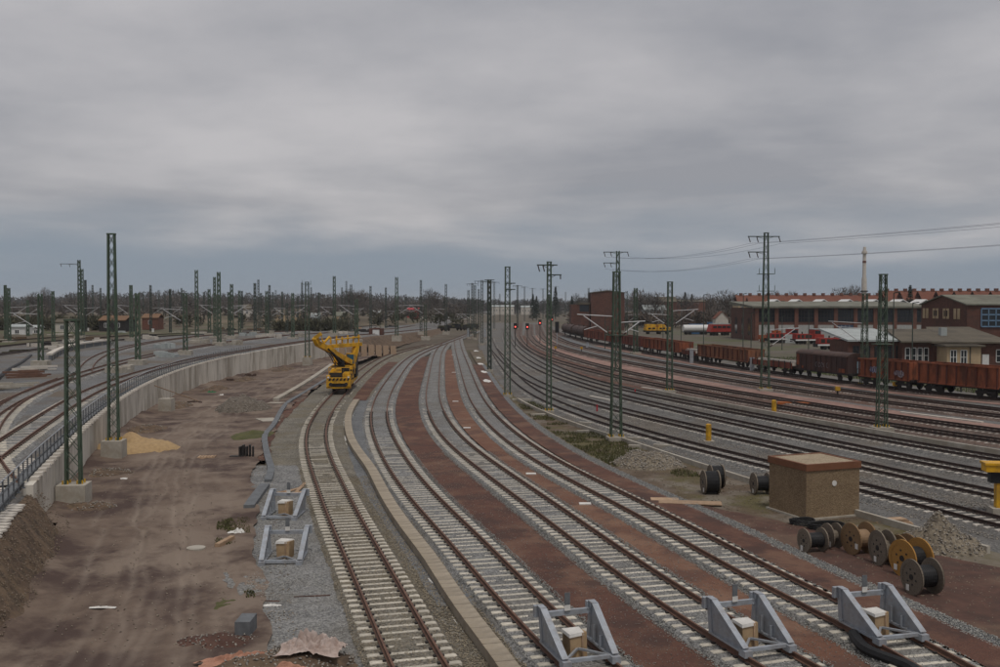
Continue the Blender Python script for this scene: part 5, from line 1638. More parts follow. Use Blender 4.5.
# ------------------------------------------------------------------ yellow rail machine on the first siding
def machine():
    y0 = 112.5
    h = T1.head(y0 + 6)
    p = T1.pt(y0, 0)
    r = thing('rail_crane', 'yellow rail-mounted crane with folded boom standing on the first siding', 'rail crane', p, h)
    # local: +y away from the camera along the track
    ch = MB().bx(-1.25, 1.25, 0.3, 13.0, 0.75, 1.15)
    ch.build('chassis', YEL, r)
    fr = MB().bx(-1.38, 1.38, -0.15, 0.75, 0.55, 1.75).bx(-1.38, -1.0, -0.3, 0.5, 0.75, 2.05).bx(1.0, 1.38, -0.3, 0.5, 0.75, 2.05).bx(-1.0, 1.0, -0.28, -0.1, 1.15, 1.45)
    f_ = fr.build('bumper', YEL, r)
    MB().bx(-0.85, 0.85, -0.20, -0.15, 0.75, 1.1).build('bumper_panel', DARKST, f_)
    for s in (-1, 1):
        MB().tube((s * 0.88, -0.6, 1.05), (s * 0.88, -0.28, 1.05), 0.2, 12).build('buffer', DARKST, f_)
        MB().box((s * 1.15, -0.33, 1.85), (0.22, 0.06, 0.18)).build('headlight', PAPER, f_)
    for k, y in enumerate((1.6, 3.3, 9.2, 11.0)):
        for s in (-1, 1):
            MB().tube((s * 0.68, y, 0.46), (s * 0.84, y, 0.46), 0.46, 16).build('wheel', DARKST, r)
    MB().bx(-1.15, 0.25, 1.0, 3.4, 1.15, 2.45).bx(-1.0, 0.1, 1.2, 3.0, 2.45, 2.7).build('engine_hood', YEL, r)
    MB().bx(0.35, 1.2, 1.0, 4.2, 1.15, 2.2).build('tool_box', YEL, r)
    MB().tube((-0.6, 2.2, 2.7), (-0.6, 2.2, 3.4), 0.10, 8).build('exhaust', DARKST, r)
    MB().tube((0, 6.4, 1.15), (0, 6.4, 1.7), 1.25, 20).build('slew_ring', DARKST, r)
    st = MB().bx(-1.3, 1.3, 4.7, 9.4, 1.7, 2.9).bx(-1.25, 0.2, 7.2, 9.6, 2.9, 3.9).bx(0.9, 1.3, 4.6, 6.0, 1.4, 2.9)
    st.build('superstructure', YEL, r)
    cab = MB().bx(0.35, 1.4, 6.2, 7.9, 2.4, 4.3).build('cab', YEL, r)
    MB().bx(0.45, 1.3, 6.14, 6.2, 3.0, 4.15).bx(1.4, 1.44, 6.4, 7.7, 3.0, 4.15).build('cab_window', mat('blue_glass', (0.03, 0.10, 0.16), rough=0.15), cab)
    MB().bx(0.1, 1.4, 8.2, 11.8, 1.2, 3.6).bx(-1.0, 1.2, 10.2, 12.8, 1.15, 2.9).build('counterweight', BLACK, r)
    # main boom: up and to the left, folded back over the machine
    bm = MB()
    bm.beam((0.9, 6.0, 3.2), (-0.9, 3.2, 4.5), 0.6, 0.6)
    bm.beam((-0.8, 3.3, 4.55), (-2.5, 0.9, 5.7), 0.6, 0.6)
    bm.beam((-2.45, 1.0, 5.6), (-2.75, 0.5, 6.4), 0.55, 0.55)
    bm.beam((-2.75, 0.55, 6.35), (-2.0, 0.5, 6.9), 0.4, 0.4)
    bm.build('main_boom', YEL, r)
    jb = MB()
    jb.beam((-1.9, 2.2, 5.25), (2.0, 8.0, 5.35), 0.5, 0.42)
    jb.beam((1.1, 6.6, 3.2), (1.5, 7.2, 5.2), 0.6, 0.6)
    for k in range(6):
        t = k / 5
        q = Vector((-1.2 + 3.0 * t, 3.2 + 4.4 * t, 5.6))
        jb.box((q.x, q.y, q.z + 0.35), (0.18, 0.18, 0.8 + 0.35 * (k % 2)))
    jb.beam((-0.7, 3.6, 6.05), (1.9, 7.6, 6.25), 0.16, 0.16)
    jb.build('folding_jib', YEL, r)
    MB().tube((-0.9, 2.4, 4.5), (0.3, 4.9, 2.6), 0.16, 8).build('lift_cylinder', BLACK, r)
    MB().tube((-1.5, 1.9, 5.0), (0.0, 4.2, 3.6), 0.11, 8).build('lift_cylinder', BLACK, r)
    hk = MB().tube((-2.0, 0.5, 6.9), (-1.9, 0.5, 6.1), 0.05, 6).tube((-1.9, 0.5, 6.1), (-1.6, 0.5, 5.7), 0.12, 6)
    hk.tube((-1.6, 0.6, 5.9), (-1.1, 1.0, 6.5), 0.14, 6)
    hk.build('grab', YEL, r)
    for (x, y, z, w, h_) in ((1.05, 4.55, 2.3, 0.5, 0.25), (-0.4, 4.66, 2.4, 0.7, 0.22)):
        MB().box((x, y, z), (w, 0.03, h_)).build('stripe', DARKST, r)
    hz_ = MB()
    for k in range(4):
        x = -0.4 + 0.22 * k
        hz_.path(smooth([(x, 4.6, 2.7), (x - 0.5, 3.6, 3.3 + 0.1 * k), (x - 0.9, 2.9, 4.2), (x - 1.6, 1.9, 5.1)], 5), 0.05, 5)
    hz_.build('hydraulic_hoses', BLACK, r)['kind'] = 'stuff'
    for k in range(6):
        x = -1.15 + 0.42 * k
        MB().hexa([(x, -0.33, 1.48), (x + 0.2, -0.33, 1.48), (x + 0.2, -0.12, 1.48), (x, -0.12, 1.48), (x + 0.14, -0.33, 1.74), (x + 0.34, -0.33, 1.74), (x + 0.34, -0.16, 1.74), (x + 0.14, -0.16, 1.74)]).build('warning_stripe', BLACK, f_)
    MB().bx(-1.16, 0.26, 0.96, 1.0, 1.35, 2.3).build('radiator_grille', DARKST, r)
    MB().bx(0.25, 0.36, 1.0, 4.4, 1.16, 2.6).build('hood_gap_fill', BLACK, r)  # black slab added as the dark gap between hood and tool box
    MB().bx(-1.31, 1.31, 4.62, 4.70, 2.05, 2.75).build('radiator_grille', DARKST, r)
    MB().bx(1.3, 1.34, 4.9, 6.0, 1.8, 2.7).bx(1.2, 1.24, 1.2, 4.0, 1.3, 2.0).build('side_panel', DARKST, r)
    MB().bx(-0.5, 0.3, 4.0, 6.5, 2.9, 3.5).build('boom_gap_fill', BLACK, r)  # black block added to stand for the dark gap below the boom
    MB().box((-0.2, 5.2, 5.82), (0.8, 0.5, 0.3), 0.6).build('load_sign', PAPER, r)
    pl = MB()
    for q in ((-1.2, 0.9), (1.2, 0.9), (-1.2, 4.4), (1.2, 4.4)):
        pl.tube((q[0], q[1], 1.15), (q[0], q[1], 2.9), 0.04, 5)
    pl.tube((-1.2, 0.9, 2.9), (-1.2, 4.4, 2.9), 0.04, 5).tube((1.2, 0.9, 2.9), (1.2, 4.4, 2.9), 0.04, 5).tube((-1.2, 0.9, 2.9), (1.2, 0.9, 2.9), 0.04, 5)
    pl.build('handrail', YEL, r)


machine()
r = thing('white_container', 'small white site cabin with reddish frame beyond the yellow machine', 'cabin', G(376, 340, 0.6) - Vector((0, 0, 0.4)))
MB().bx(-0.9, 0.9, 0, 2.5, 0, 3.2).build('door_front', WHITE, r)
MB().bx(-1.9, -0.95, -0.05, 2.5, 0, 3.5).bx(0.95, 1.9, -0.05, 2.5, 0, 3.5).bx(-0.95, 0.95, -0.05, 2.5, 3.2, 3.6).build('frame', BRICK, r)
# striped timber-faced slope behind the machine
r = thing('boarded_slope', 'brown boarded earth slope with dark stripes beyond the yellow machine', 'slope', (-28.5, 205, -0.6))
for k in range(8):
    x = -5 + 1.55 * k
    MB().hexa([(x, -3, 0), (x + 1.25, -3, 0), (x + 0.2, 4, 0), (x - 1.05, 4, 0), (x - 0.8, 3, 2.6 - 0.1 * k), (x + 0.4, 3, 2.6 - 0.1 * k), (x + 0.1, 4.5, 2.6 - 0.1 * k), (x - 1.1, 4.5, 2.6 - 0.1 * k)]).build('board', mat('slope_board', (0.20, 0.135, 0.085)), r)


# ------------------------------------------------------------------ buildings
def windows(root, wall, x0, x1, z0, z1, n, y, frame=WHITE, pane=GLASSD, w=None, mull=(1, 1), face=-1):
    """n windows set along local x on a wall face at local y"""
    step = (x1 - x0) / n; w = w or step * 0.72
    for i in range(n):
        c = x0 + step * (i + 0.5)
        fo = MB().bx(c - w / 2, c + w / 2, y + face * 0.02, y + face * 0.10, z0, z0 + 0.10).bx(c - w / 2, c + w / 2, y + face * 0.02, y + face * 0.10, z1 - 0.10, z1)
        for k in range(mull[0] + 2):
            xx = c - w / 2 + w * k / (mull[0] + 1)
            fo.bx(xx - 0.05, xx + 0.05, y + face * 0.02, y + face * 0.09, z0 + 0.1, z1 - 0.1)
        for k in range(mull[1]):
            zz = z0 + (z1 - z0) * (k + 1) / (mull[1] + 1)
            fo.bx(c - w / 2, c + w / 2, y + face * 0.02, y + face * 0.08, zz - 0.04, zz + 0.04)
        wo = fo.build('window', frame, root)
        MB().bx(c - w / 2, c + w / 2, y + face * 0.01, y + face * 0.035, z0, z1).build('pane', pane, wo)


def gable_roof(x0, x1, y0, y1, z0, rise, ov=0.4, axis='x', th=0.25, off=0.5):
    b = MB()
    if axis == 'x':
        ym = y0 + (y1 - y0) * off
        for (ya, yb) in ((y0 - ov, ym), (y1 + ov, ym)):
            k = rise / (abs((y0 if ya < ym else y1) - ym)) * ov
            za = z0 - k
            pts = [(x0 - ov, ya, za), (x1 + ov, ya, za), (x1 + ov, yb, z0 + rise), (x0 - ov, yb, z0 + rise)]
            up = [(p[0], p[1], p[2] + th) for p in pts]
            if ya > ym:
                pts = [pts[1], pts[0], pts[3], pts[2]]; up = [up[1], up[0], up[3], up[2]]
            b.hexa(pts + up)
    else:
        xm = x0 + (x1 - x0) * off
        for (xa, xb) in ((x0 - ov, xm), (x1 + ov, xm)):
            k = rise / (abs((x0 if xa < xm else x1) - xm)) * ov
            za = z0 - k
            pts = [(xa, y1 + ov, za), (xa, y0 - ov, za), (xb, y0 - ov, z0 + rise), (xb, y1 + ov, z0 + rise)]
            up = [(p[0], p[1], p[2] + th) for p in pts]
            if xa > xm:
                pts = [pts[1], pts[0], pts[3], pts[2]]; up = [up[1], up[0], up[3], up[2]]
            b.hexa(pts + up)
    return b


# engine shed
SX0, SX1, SY0, SY1 = 74.4, 128.0, 286.0, 314.0
r = thing('engine_shed', 'long brown brick engine shed with tall window bays and flat grey-green roof', 'shed', (SX0, SY0, -0.46))
W, Dp, hh = SX1 - SX0, SY1 - SY0, 9.6
MB().bx(0, W, 0.4, Dp, 0, hh).build('wall', BRICK, r)
MB().hexa([(-0.6, -0.8, hh), (W, -0.8, hh), (W, Dp, hh + 0.9), (-0.6, Dp, hh + 0.9), (-0.6, -0.8, hh + 0.55), (W, -0.8, hh + 0.55), (W, Dp, hh + 2.0), (-0.6, Dp, hh + 2.0)]).build('roof', ROOFG, r)
nb = 9; bw = (W - 1.5) / nb
for i in range(nb + 1):
    x = 1.0 + bw * i
    MB().bx(x - 0.55, x + 0.55, 0.0, 0.55, 0, hh).build('pillar', BRICK2, r)
for i in range(nb):
    x = 1.0 + bw * i
    fr = MB().bx(x + 0.6, x + bw - 0.6, 0.28, 0.38, 8.9, 9.3)
    for k in range(1, 5):
        xx = x + 0.6 + (bw - 1.2) * k / 5
        fr.bx(xx - 0.06, xx + 0.06, 0.24, 0.36, 5.6, 9.0)
    for z in (6.7, 7.8):
        fr.bx(x + 0.6, x + bw - 0.6, 0.25, 0.36, z - 0.05, z + 0.05)
    wo = fr.build('window', DARKST, r)
    MB().bx(x + 0.56, x + bw - 0.56, 0.32, 0.42, 5.5, 9.0).build('pane', GLASSD, wo)
    blue = i in (4,)
    d = MB().bx(x + 0.57, x + bw - 0.57, 0.20, 0.42, 0, 4.6).build('door', mat('blue_door', (0.045, 0.075, 0.13)) if blue else mat('grey_door', (0.40, 0.40, 0.38)), r)
    for k in range(1, 4):
        xx = x + 0.57 + (bw - 1.14) * k / 4
        MB().bx(xx - 0.05, xx + 0.05, 0.15, 0.21, 0, 4.6).build('batten', GALV, d)
# arched blind windows on its left end
for k in range(3):
    y = 5 + k * 8
    b = MB()
    pts = [(-0.05, y - 1.4, 1.5), (-0.05, y - 1.4, 5.5)] + [(-0.05, y - 1.4 * math.cos(a), 5.5 + 1.2 * math.sin(a)) for a in np.linspace(0, math.pi, 7)] + [(-0.05, y + 1.4, 1.5)]
    b.poly(pts[::-1])
    b.build('blind_window', GLASSD, r)
# gabled roof lights behind the shed roof
for i, x in enumerate([777, 799, 824, 850, 876, 903, 926]):
    q = D(x, 304, 318); q.z = 9.8
    t = thing('roof_gable', 'pale triangular gable behind the engine shed roof, %s from the left' % nth(i), 'gable', q, 0, 'pale gables behind the engine shed')
    MB().bx(-2.6, 2.6, 0, 8, -10, 0).build('wall', WHITE, t)
    MB().poly([(-3.0, 0, 0), (3.0, 0, 0), (0, 0, 1.75)]).poly([(3.0, 8, 0), (-3.0, 8, 0), (0, 8, 1.75)]).build('gable_face', mat('grey_slate', (0.22, 0.23, 0.23)), t)
    gable_roof(-3.0, 3.0, 0, 8, 0, 1.75, 0.3, 'y', 0.3).build('roof', WHITE, t)

# brick gable building at the right edge
r = thing('gable_building', 'dark brick building with shallow gable and pairs of pale windows at right', 'building', (86.2, 180, -0.46))
W, Dp, hh = 40, 19.5, 10.6
MB().bx(0, W, 0, Dp, 0, hh).build('wall', BRICK, r)
MB().poly([(-0.004, 0, hh), (-0.004, Dp / 2, hh + 1.75), (-0.004, Dp, hh)]).build('gable_face', BRICK, r)
gable_roof(0, W, 0, Dp, hh, 1.75, 0.35, 'x', 0.22).build('roof', ROOFG, r)
for k in range(4):
    y = 2.6 + k * 4.5
    for dx in (0, 1.5):
        o = MB().bx(-0.10, -0.02, y + dx, y + dx + 1.05, 7.9, 9.9).build('window', PLASTER, r)
        if k in (1, 2):
            MB().bx(-0.13, -0.10, y + dx + (0.1 if dx else 0.6), y + dx + (0.5 if dx else 1.0), 8.4, 9.5).build('pane', GLASSD, o)
for i in range(4):
    x = 2.6 + 8 * i
    fr = MB()
    for k in range(6):
        fr.bx(x + k * 1.35 - 0.09, x + k * 1.35 + 0.09, -0.2, -0.05, 6.6, 9.9)
    for z in (6.6, 7.7, 8.8, 9.9):
        fr.bx(x, x + 6.75, -0.2, -0.05, z - 0.12, z + 0.12)
    wo = fr.build('window', mat('blue_paint', (0.16, 0.26, 0.38)), r)
    MB().bx(x, x + 6.75, -0.08, -0.02, 6.6, 9.9).build('pane', GLASSD, wo)

# low workshop row in front
LY = 158.0
def XP(x, Y=LY): return (x - 500) / 975 * Y
r = thing('workshop', 'low brick workshop with pale metal roof left of the white-windowed one', 'building', (XP(853), LY + 2, -0.46))
W = XP(912) - XP(853)
MB().bx(0, W, 0, 9, 0, 4.6).build('wall', BRICK, r)
MB().hexa([(-0.3, -0.5, 4.6), (W, -0.5, 4.6), (W, 14, 6.1), (-0.3, 14, 6.1), (-0.3, -0.5, 4.9), (W, -0.5, 4.9), (W, 14, 6.4), (-0.3, 14, 6.4)]).build('roof', ROOFP, r)
windows(r, None, 0.4, W - 0.3, 1.2, 3.9, 5, 0.0, DARKST, GLASSD, 1.0, (1, 2))
r = thing('workshop', 'low brick workshop with narrow white windows and brown felt roof', 'building', (XP(903), LY, -0.46))
W = XP(932) - XP(903)
MB().bx(0, W, 0, 10, 0, 4.5).build('wall', BRICK, r)
MB().hexa([(-0.6, -0.9, 4.5), (W + 2, -0.9, 4.5), (W + 4, 11, 6.2), (1.5, 11, 6.2), (-0.6, -0.9, 4.75), (W + 2, -0.9, 4.75), (W + 4, 11, 6.45), (1.5, 11, 6.45)]).build('roof', ROOFB, r)
windows(r, None, 0.3, W - 0.4, 1.1, 3.7, 4, 0.0, WHITE, GLASSD, 0.72, (0, 1))
r = thing('workshop', 'low brick office with one wide white window and broad felt roof', 'building', (XP(932.2), LY - 0.3, -0.46))
W = XP(1010) - XP(932.2)
MB().bx(0, W, 0, 12, 0, 4.4).build('wall', BRICK, r)
MB().hexa([(-0.6, -0.9, 4.4), (W, -0.9, 4.4), (W, 14, 6.5), (5.0, 14, 6.5), (-0.6, -0.9, 4.65), (W, -0.9, 4.65), (W, 14, 6.75), (5.0, 14, 6.75)]).build('roof', ROOFB, r)
windows(r, None, 0.5, 2.3, 1.0, 3.7, 1, 0.0, WHITE, GLASSD, 1.35, (1, 2))
MB().bx(8.0, 9.1, -0.12, 0, 0, 2.6).build('door', WHITE, r)
windows(r, None, 9.9, 12.2, 1.3, 3.4, 1, 0.0, WHITE, GLASSD, 1.5, (1, 1))
MB().bx(3.6, 4.6, 5, 6, 5.0, 6.8).build('chimney', ROOFP, r)
r = thing('beige_extension', 'beige rendered flat-roofed extension with two white windows behind the wagons', 'building', (XP(947.5, LY - 4), LY - 4, -0.46))
W = XP(981.5, LY - 4) - XP(947.5, LY - 4)
MB().bx(0, W, 0, 3.6, 0, 4.0).build('wall', PLASTER, r)
MB().bx(-0.5, W + 0.5, -0.5, 3.6, 4.0, 4.28).build('roof', ROOFB, r)
windows(r, None, 0.2, W * 0.64, 1.2, 3.5, 2, 0.0, WHITE, GLASSD, 0.95, (1, 1))
MB().bx(W * 0.66, W * 0.70, -0.06, 0, 0, 4.0).build('downpipe', ROOFB, r)

# red-roofed terrace along the street behind
xs_ = np.linspace(738, 1015, 16)
for i, (xa, xb) in enumerate(zip(xs_[:-1], xs_[1:])):
    Yh = 455 - 5 * i if i > 7 else 430
    a = (xa - 500) / 975 * Yh; b = (xb - 500) / 975 * Yh
    big = i >= 8
    yt = 291.0 if big else 295.5
    zr = H + (304 - yt) / 975 * Yh
    r = thing('terrace_house', 'red-tiled terrace house beyond the sheds, %s from the left' % nth(i), 'house', (a, Yh, -0.5), 0, 'red-tiled terrace houses')
    W = b - a - 0.03
    rise = 4.6 if big else 4.2
    ev = zr - rise + 0.5
    MB().bx(0, W, 0, 10, 0, ev).build('wall', BRICK2 if i % 2 else PLASTER, r)
    ro = gable_roof(0, W, 0, 10, ev, rise, 0.05, 'x', 0.2).build('roof', TILE, r)
    for k in range(2):
        x = W * (0.22 + 0.5 * k)
        MB().bx(x, x + 1.3, 4.4, 5.6, ev + rise - 0.8, ev + rise + 1.1).build('chimney', BRICK2, ro)
    if not big:
        MB().bx(W * 0.4, W * 0.55, 0.6, 3.0, ev + 0.6, ev + 1.9).build('dormer', ROOFB, ro)
    windows(r, None, 0.6, W - 0.4, ev - 2.2, ev - 0.7, 3, 0.0, WHITE, GLASSD, 1.1, (1, 0))

# tall chimney
q = D(864, 300, 520)
r = thing('tower', 'slender cream tower with a red band and platforms above the roofs', 'tower', (q.x, 520, -0.5))
zt_ = H + 57 / 975 * 520 + 0.5
MB().tube((0, 0, 0), (0, 0, zt_ * 0.60), 1.6, 12, 1.3).build('lower_shaft', STONE, r)
MB().tube((0, 0, zt_ * 0.60), (0, 0, zt_ - 3), 1.0, 12, 0.85).build('shaft', STONE, r)
MB().tube((0, 0, zt_ - 3.8), (0, 0, zt_ - 2.4), 1.45, 12).tube((0, 0, zt_ - 2.4), (0, 0, zt_), 0.95, 12, 0.7).build('head', STONE, r)
MB().tube((0, 0, zt_ * 0.42), (0, 0, zt_ * 0.435), 2.0, 12).build('platform', DARKST, r)
MB().tube((0, 0, zt_ * 0.79), (0, 0, zt_ * 0.82), 0.98, 12).build('red_band', BRICK2, r)

# brick hall at the end of the wagons
Yb = 395
def XB(x): return (x - 500) / 975 * Yb
zt_ = H + (304 - 293) / 975 * Yb + 0.4
r = thing('brick_hall', 'tall windowless brick hall above the bright red wagon', 'building', (XB(591), Yb, -0.4), 0.0)
W = XB(624.5) - XB(591)
MB().bx(0, W, 0, 12, 0, zt_).build('wall', BRICK, r)
gable_roof(0, W, 0, 12, zt_, 0.8, 0.25, 'y', 0.3).build('roof', ROOFB, r)
MB().poly([(0, -0.004, zt_), (W, -0.004, zt_), (W / 2, -0.004, zt_ + 0.8)]).build('gable_face', BRICK, r)
for k in range(2):
    MB().bx(2.0 + 5.5 * k, 3.4 + 5.5 * k, -0.06, 0, 6, 12).build('recess', BRICK, r)
r = thing('brick_hall', 'lower brick annex with dark opening left of the brick hall', 'building', (XB(571.5), Yb + 2, -0.4))
W = XB(590.3) - XB(571.5)
MB().bx(0, W, 0, 9, 0, 10.5).build('wall', BRICK, r)
MB().bx(W * 0.33, W + 0.2, -0.4, 9, 10.5, 11.3).build('roof', ROOFB, r)
MB().bx(W * 0.45, W * 0.95, -0.06, 0, 7.6, 10.3).build('opening', GLASSD, r)


def simple_house(x, yb, wpx, Y, h, rise, wall, roof, label, axis='x', name='house', cat='house', group='small houses in the background', z=None):
    p = D(x, yb, Y); p.z = (float(bank_z(p.x, Y)) - 0.8 if p.x < -30 and Y > 420 else -0.5) if z is None else z
    W = wpx / 975 * Y
    r = thing(name, label, cat, p, 0, group)
    d = min(10, W)
    MB().bx(-W / 2, W / 2, 0, d, 0, h).build('wall', wall, r)
    gable_roof(-W / 2, W / 2, 0, d, h, rise, 0.25, axis, 0.2).build('roof', roof, r)
    if axis == 'y':
        MB().poly([(-W / 2, -0.004, h), (W / 2, -0.004, h), (0, -0.004, h + rise)]).build('gable_face', wall, r)
    n = max(1, int(W / 3))
    windows(r, None, -W / 2 + 0.3, W / 2 - 0.3, h * 0.45, h * 0.45 + min(1.6, h * 0.35), n, 0.0, WHITE, GLASSD, 1.0, (1, 0))
    return r


simple_house(722, 320, 13, 350, 5.6, 2.4, STONE, TILE, 'white-gabled house with red roof just left of the engine shed', 'y')
simple_house(760, 310, 20, 380, 9.8, 3.6, PLASTER, TILE, 'red-roofed house peeping over the left end of the engine shed')
simple_house(667, 315, 19, 520, 12.0, 2.5, BRICK, ROOFB, 'brown house with flat dark roof in the middle distance behind the mast')
simple_house(692, 315, 26, 540, 12.0, 1.0, BRICK2, ROOFB, 'dark brick block in the middle distance left of the bare tree')
simple_house(655, 318, 22, 460, 8.0, 2.2, ROOFP, ROOFP, 'pale round-roofed hall in the middle distance above the yellow vehicles', name='hall', cat='building')
simple_house(503, 312, 22, 980, 8.0, 1.5, STONE, ROOFP, 'white block on the horizon right of the centre masts', name='hall', cat='building')
simple_house(527, 312, 12, 980, 7.5, 1.5, STONE, ROOFP, 'smaller white block on the horizon beside the dark firs', name='hall', cat='building')
simple_house(413, 312, 12, 620, 6.2, 1.2, mat('red_wall', (0.40, 0.035, 0.04)), mat('red_roof', (0.42, 0.05, 0.06)), 'bright red low building on the left horizon', name='hall', cat='building')
simple_house(281, 318, 10, 470, 4.0, 2.2, PLASTER, ROOFB, 'tan house among the left yard masts')
simple_house(297, 317, 9, 480, 3.6, 2.0, PLASTER, ROOFB, 'smaller tan house right of the tan one among masts')
simple_house(315, 317, 9, 460, 3.6, 1.8, ROOFP, ROOFP, 'pale grey house beside the tall wall mast')
simple_house(340, 316, 9, 470, 3.6, 1.8, PLASTER, ROOFG, 'tan-grey house right of the tall wall mast')
simple_house(375, 316, 11, 540, 3.2, 1.6, STONE, ROOFP, 'pale house on the left horizon before the red building')
simple_house(436, 312, 8, 600, 3.2, 1.4, STONE, ROOFP, 'small pale house right of the red building')
simple_house(424, 312, 7, 610, 4.0, 2.0, STONE, TILE, 'tiny red-roofed house touching the red building')
simple_house(17, 330, 16, 240, 3.0, 0.5, WHITE, ROOFP, 'long low white shed at the far left edge', name='shed', cat='shed', z=1.6)
simple_house(36, 329, 8, 250, 2.6, 0.5, WHITE, ROOFP, 'short low white shed right of the long one', name='shed', cat='shed', z=1.6)
simple_house(62, 326, 14, 270, 3.6, 0.8, STONE, ROOFB, 'pale low shed left of the tall left-arm mast', name='shed', cat='shed', z=1.6)
simple_house(112, 322, 26, 290, 3.8, 1.2, DARKST, mat('orange_roof', (0.20, 0.115, 0.065)), 'dark shed with orange-brown roof behind the tall sand-heap mast', name='shed', cat='shed', z=1.6)
simple_house(150, 321, 16, 330, 4.0, 1.2, BRICK2, mat('orange_roof', (0.20, 0.115, 0.065)), 'brown-roofed shed between the left yard masts', name='shed', cat='shed', z=1.6)
simple_house(247, 318, 8, 470, 4.0, 2.2, STONE, ROOFB, 'small pale house left of the tan house', z=3.8)


# ------------------------------------------------------------------ locomotives and other vehicles by the shed
def loco(p, rz, L, label, kind=0, m=REDL):
    r = thing('locomotive', label, 'locomotive', p, rz, 'red locomotives')
    MB().bx(-L / 2, L / 2, -1.3, 1.3, 0.9, 1.35).build('frame', DARKST, r)
    if kind == 0:                                    # shunter: long bonnet, cab, short bonnet
        lb = MB().bx(-L * 0.46, L * 0.12, -1.0, 1.0, 1.35, 2.75).build('long_bonnet', m, r)
        for k in range(4):
            MB().bx(-L * 0.42 + k * L * 0.13, -L * 0.42 + k * L * 0.13 + L * 0.09, -1.03, -1.0, 1.6, 2.5).build('louvre', DARKST, lb)
        MB().tube((-L * 0.2, 0, 2.75), (-L * 0.2, 0, 3.3), 0.18, 8).build('exhaust', DARKST, lb)
        MB().bx(-L / 2 - 0.1, -L / 2, -1.3, 1.3, 0.6, 1.4).bx(L / 2, L / 2 + 0.1, -1.3, 1.3, 0.6, 1.4).build('buffer_beam', DARKST, r)
        MB().bx(L * 0.34, L * 0.47, -1.0, 1.0, 1.35, 2.55).build('short_bonnet', m, r)
        c = MB().bx(L * 0.12, L * 0.34, -1.35, 1.35, 1.35, 3.9).build('cab', m, r)
        MB().bx(L * 0.10, L * 0.36, -1.45, 1.45, 3.9, 4.1).build('cab_roof', ROOFP, c)
        for s in (-1, 1):
            MB().bx(L * 0.14, L * 0.32, s * 1.35 - 0.03, s * 1.35 + 0.03, 2.75, 3.6).build('cab_window', GLASSD, c)
        MB().bx(-L / 2 - 0.02, L / 2 + 0.02, -1.33, -1.31, 0.95, 1.3).build('white_stripe', WHITE, r)
    else:                                            # boxy line locomotive with two cabs
        b = MB().hexa([(-L / 2 + 0.2, -1.45, 1.3), (L / 2 - 0.2, -1.45, 1.3), (L / 2 - 0.2, 1.45, 1.3), (-L / 2 + 0.2, 1.45, 1.3), (-L / 2 + 0.9, -1.35, 3.8), (L / 2 - 0.9, -1.35, 3.8), (L / 2 - 0.9, 1.35, 3.8), (-L / 2 + 0.9, 1.35, 3.8)])
        bo = b.build('body', m, r)
        for k in range(4):
            x = -L * 0.3 + L * 0.2 * k
            MB().bx(x - 0.7, x + 0.7, -1.50, -1.38, 2.6, 3.3).build('side_window', GLASSD, bo)
        MB().bx(-L / 2 + 1.2, L / 2 - 1.2, -1.2, 1.2, 3.8, 4.15).build('roof', ROOFP, bo)
    for s in (-1, 1):
        for x in (L * 0.32, L * 0.16):
            for q in (-1, 1):
                MB().tube((s * x, q * 0.7, 0.5), (s * x, q * 0.84, 0.5), 0.5, 14).build('wheel', DARKST, r)
    return r


def gz(x, y): 
    q = G(x, y, -0.44); return (q.x, q.y, -0.44)


loco(gz(719.5, 335.5), 0.35, 9, 'red line locomotive standing left of the engine shed', 1)
loco(gz(784, 343), 0.25, 10.5, 'red shunting locomotive before the shed, left of the blue door')
loco(gz(808, 344), 0.25, 9.0, 'red shunting locomotive before the shed, right of the blue door')
loco(gz(838, 349.5), 0.1, 11, 'red shunting locomotive behind the round-roofed brown wagon')
for i, (x, y, L, m, lab) in enumerate([(653, 334, 6.5, YEL, 'yellow track maintenance vehicle, left of two beyond the open wagons'), (663, 334, 5, YEL, 'yellow track maintenance vehicle, right of two beyond the open wagons')]):
    r = thing('maintenance_vehicle', lab, 'rail vehicle', gz(x, y), 0.2, 'yellow maintenance vehicles')
    MB().bx(-L / 2, L / 2, -1.3, 1.3, 0.7, 1.3).build('frame', DARKST, r)
    MB().bx(-L / 2 + 0.1, L / 2 - 0.1, -1.3, 1.3, 1.3, 2.4).bx(-L / 2 + 0.4, L * 0.1, -1.2, 1.2, 2.4, 3.5).build('body', m, r)
    for k in range(3):
        MB().bx(-L * 0.35 + k * L * 0.25, -L * 0.35 + k * L * 0.25 + L * 0.15, -1.33, -1.29, 1.7, 2.3).build('window', GLASSD, r)
    for x_ in (-L * 0.3, L * 0.3):
        for q in (-1, 1):
            MB().tube((x_, q * 0.7, 0.45), (x_, q * 0.84, 0.45), 0.45, 12).build('wheel', DARKST, r)
r = thing('tank_wagon', 'white tank wagon in the middle distance beyond the open wagons', 'wagon', gz(697, 334.5), 0.1)
MB().tube((-5, 0, 2.2), (4, 0, 2.2), 1.25, 14).build('tank', WHITE, r)
MB().bx(-5.4, 4.4, -1.2, 1.2, 0.8, 1.0).build('frame', DARKST, r)
for x_ in (-4, -2.6, 1.6, 3.0):
    for q in (-1, 1):
        MB().tube((x_, q * 0.7, 0.45), (x_, q * 0.84, 0.45), 0.45, 12).build('wheel', DARKST, r)
boards('blue_container', 'small blue container above the white tank wagon', 'container', gz(696, 334), [(0, 0, 0, 5, 3, 3.6, 0)], mat('blue_container', (0.05, 0.13, 0.26)))
boards('blue_container', 'flat blue roof strip by the house left of the shed', 'container', gz(713, 333), [(0, 0, 0, 4, 3, 4.0, 0)], mat('blue_container', (0.05, 0.13, 0.26)))
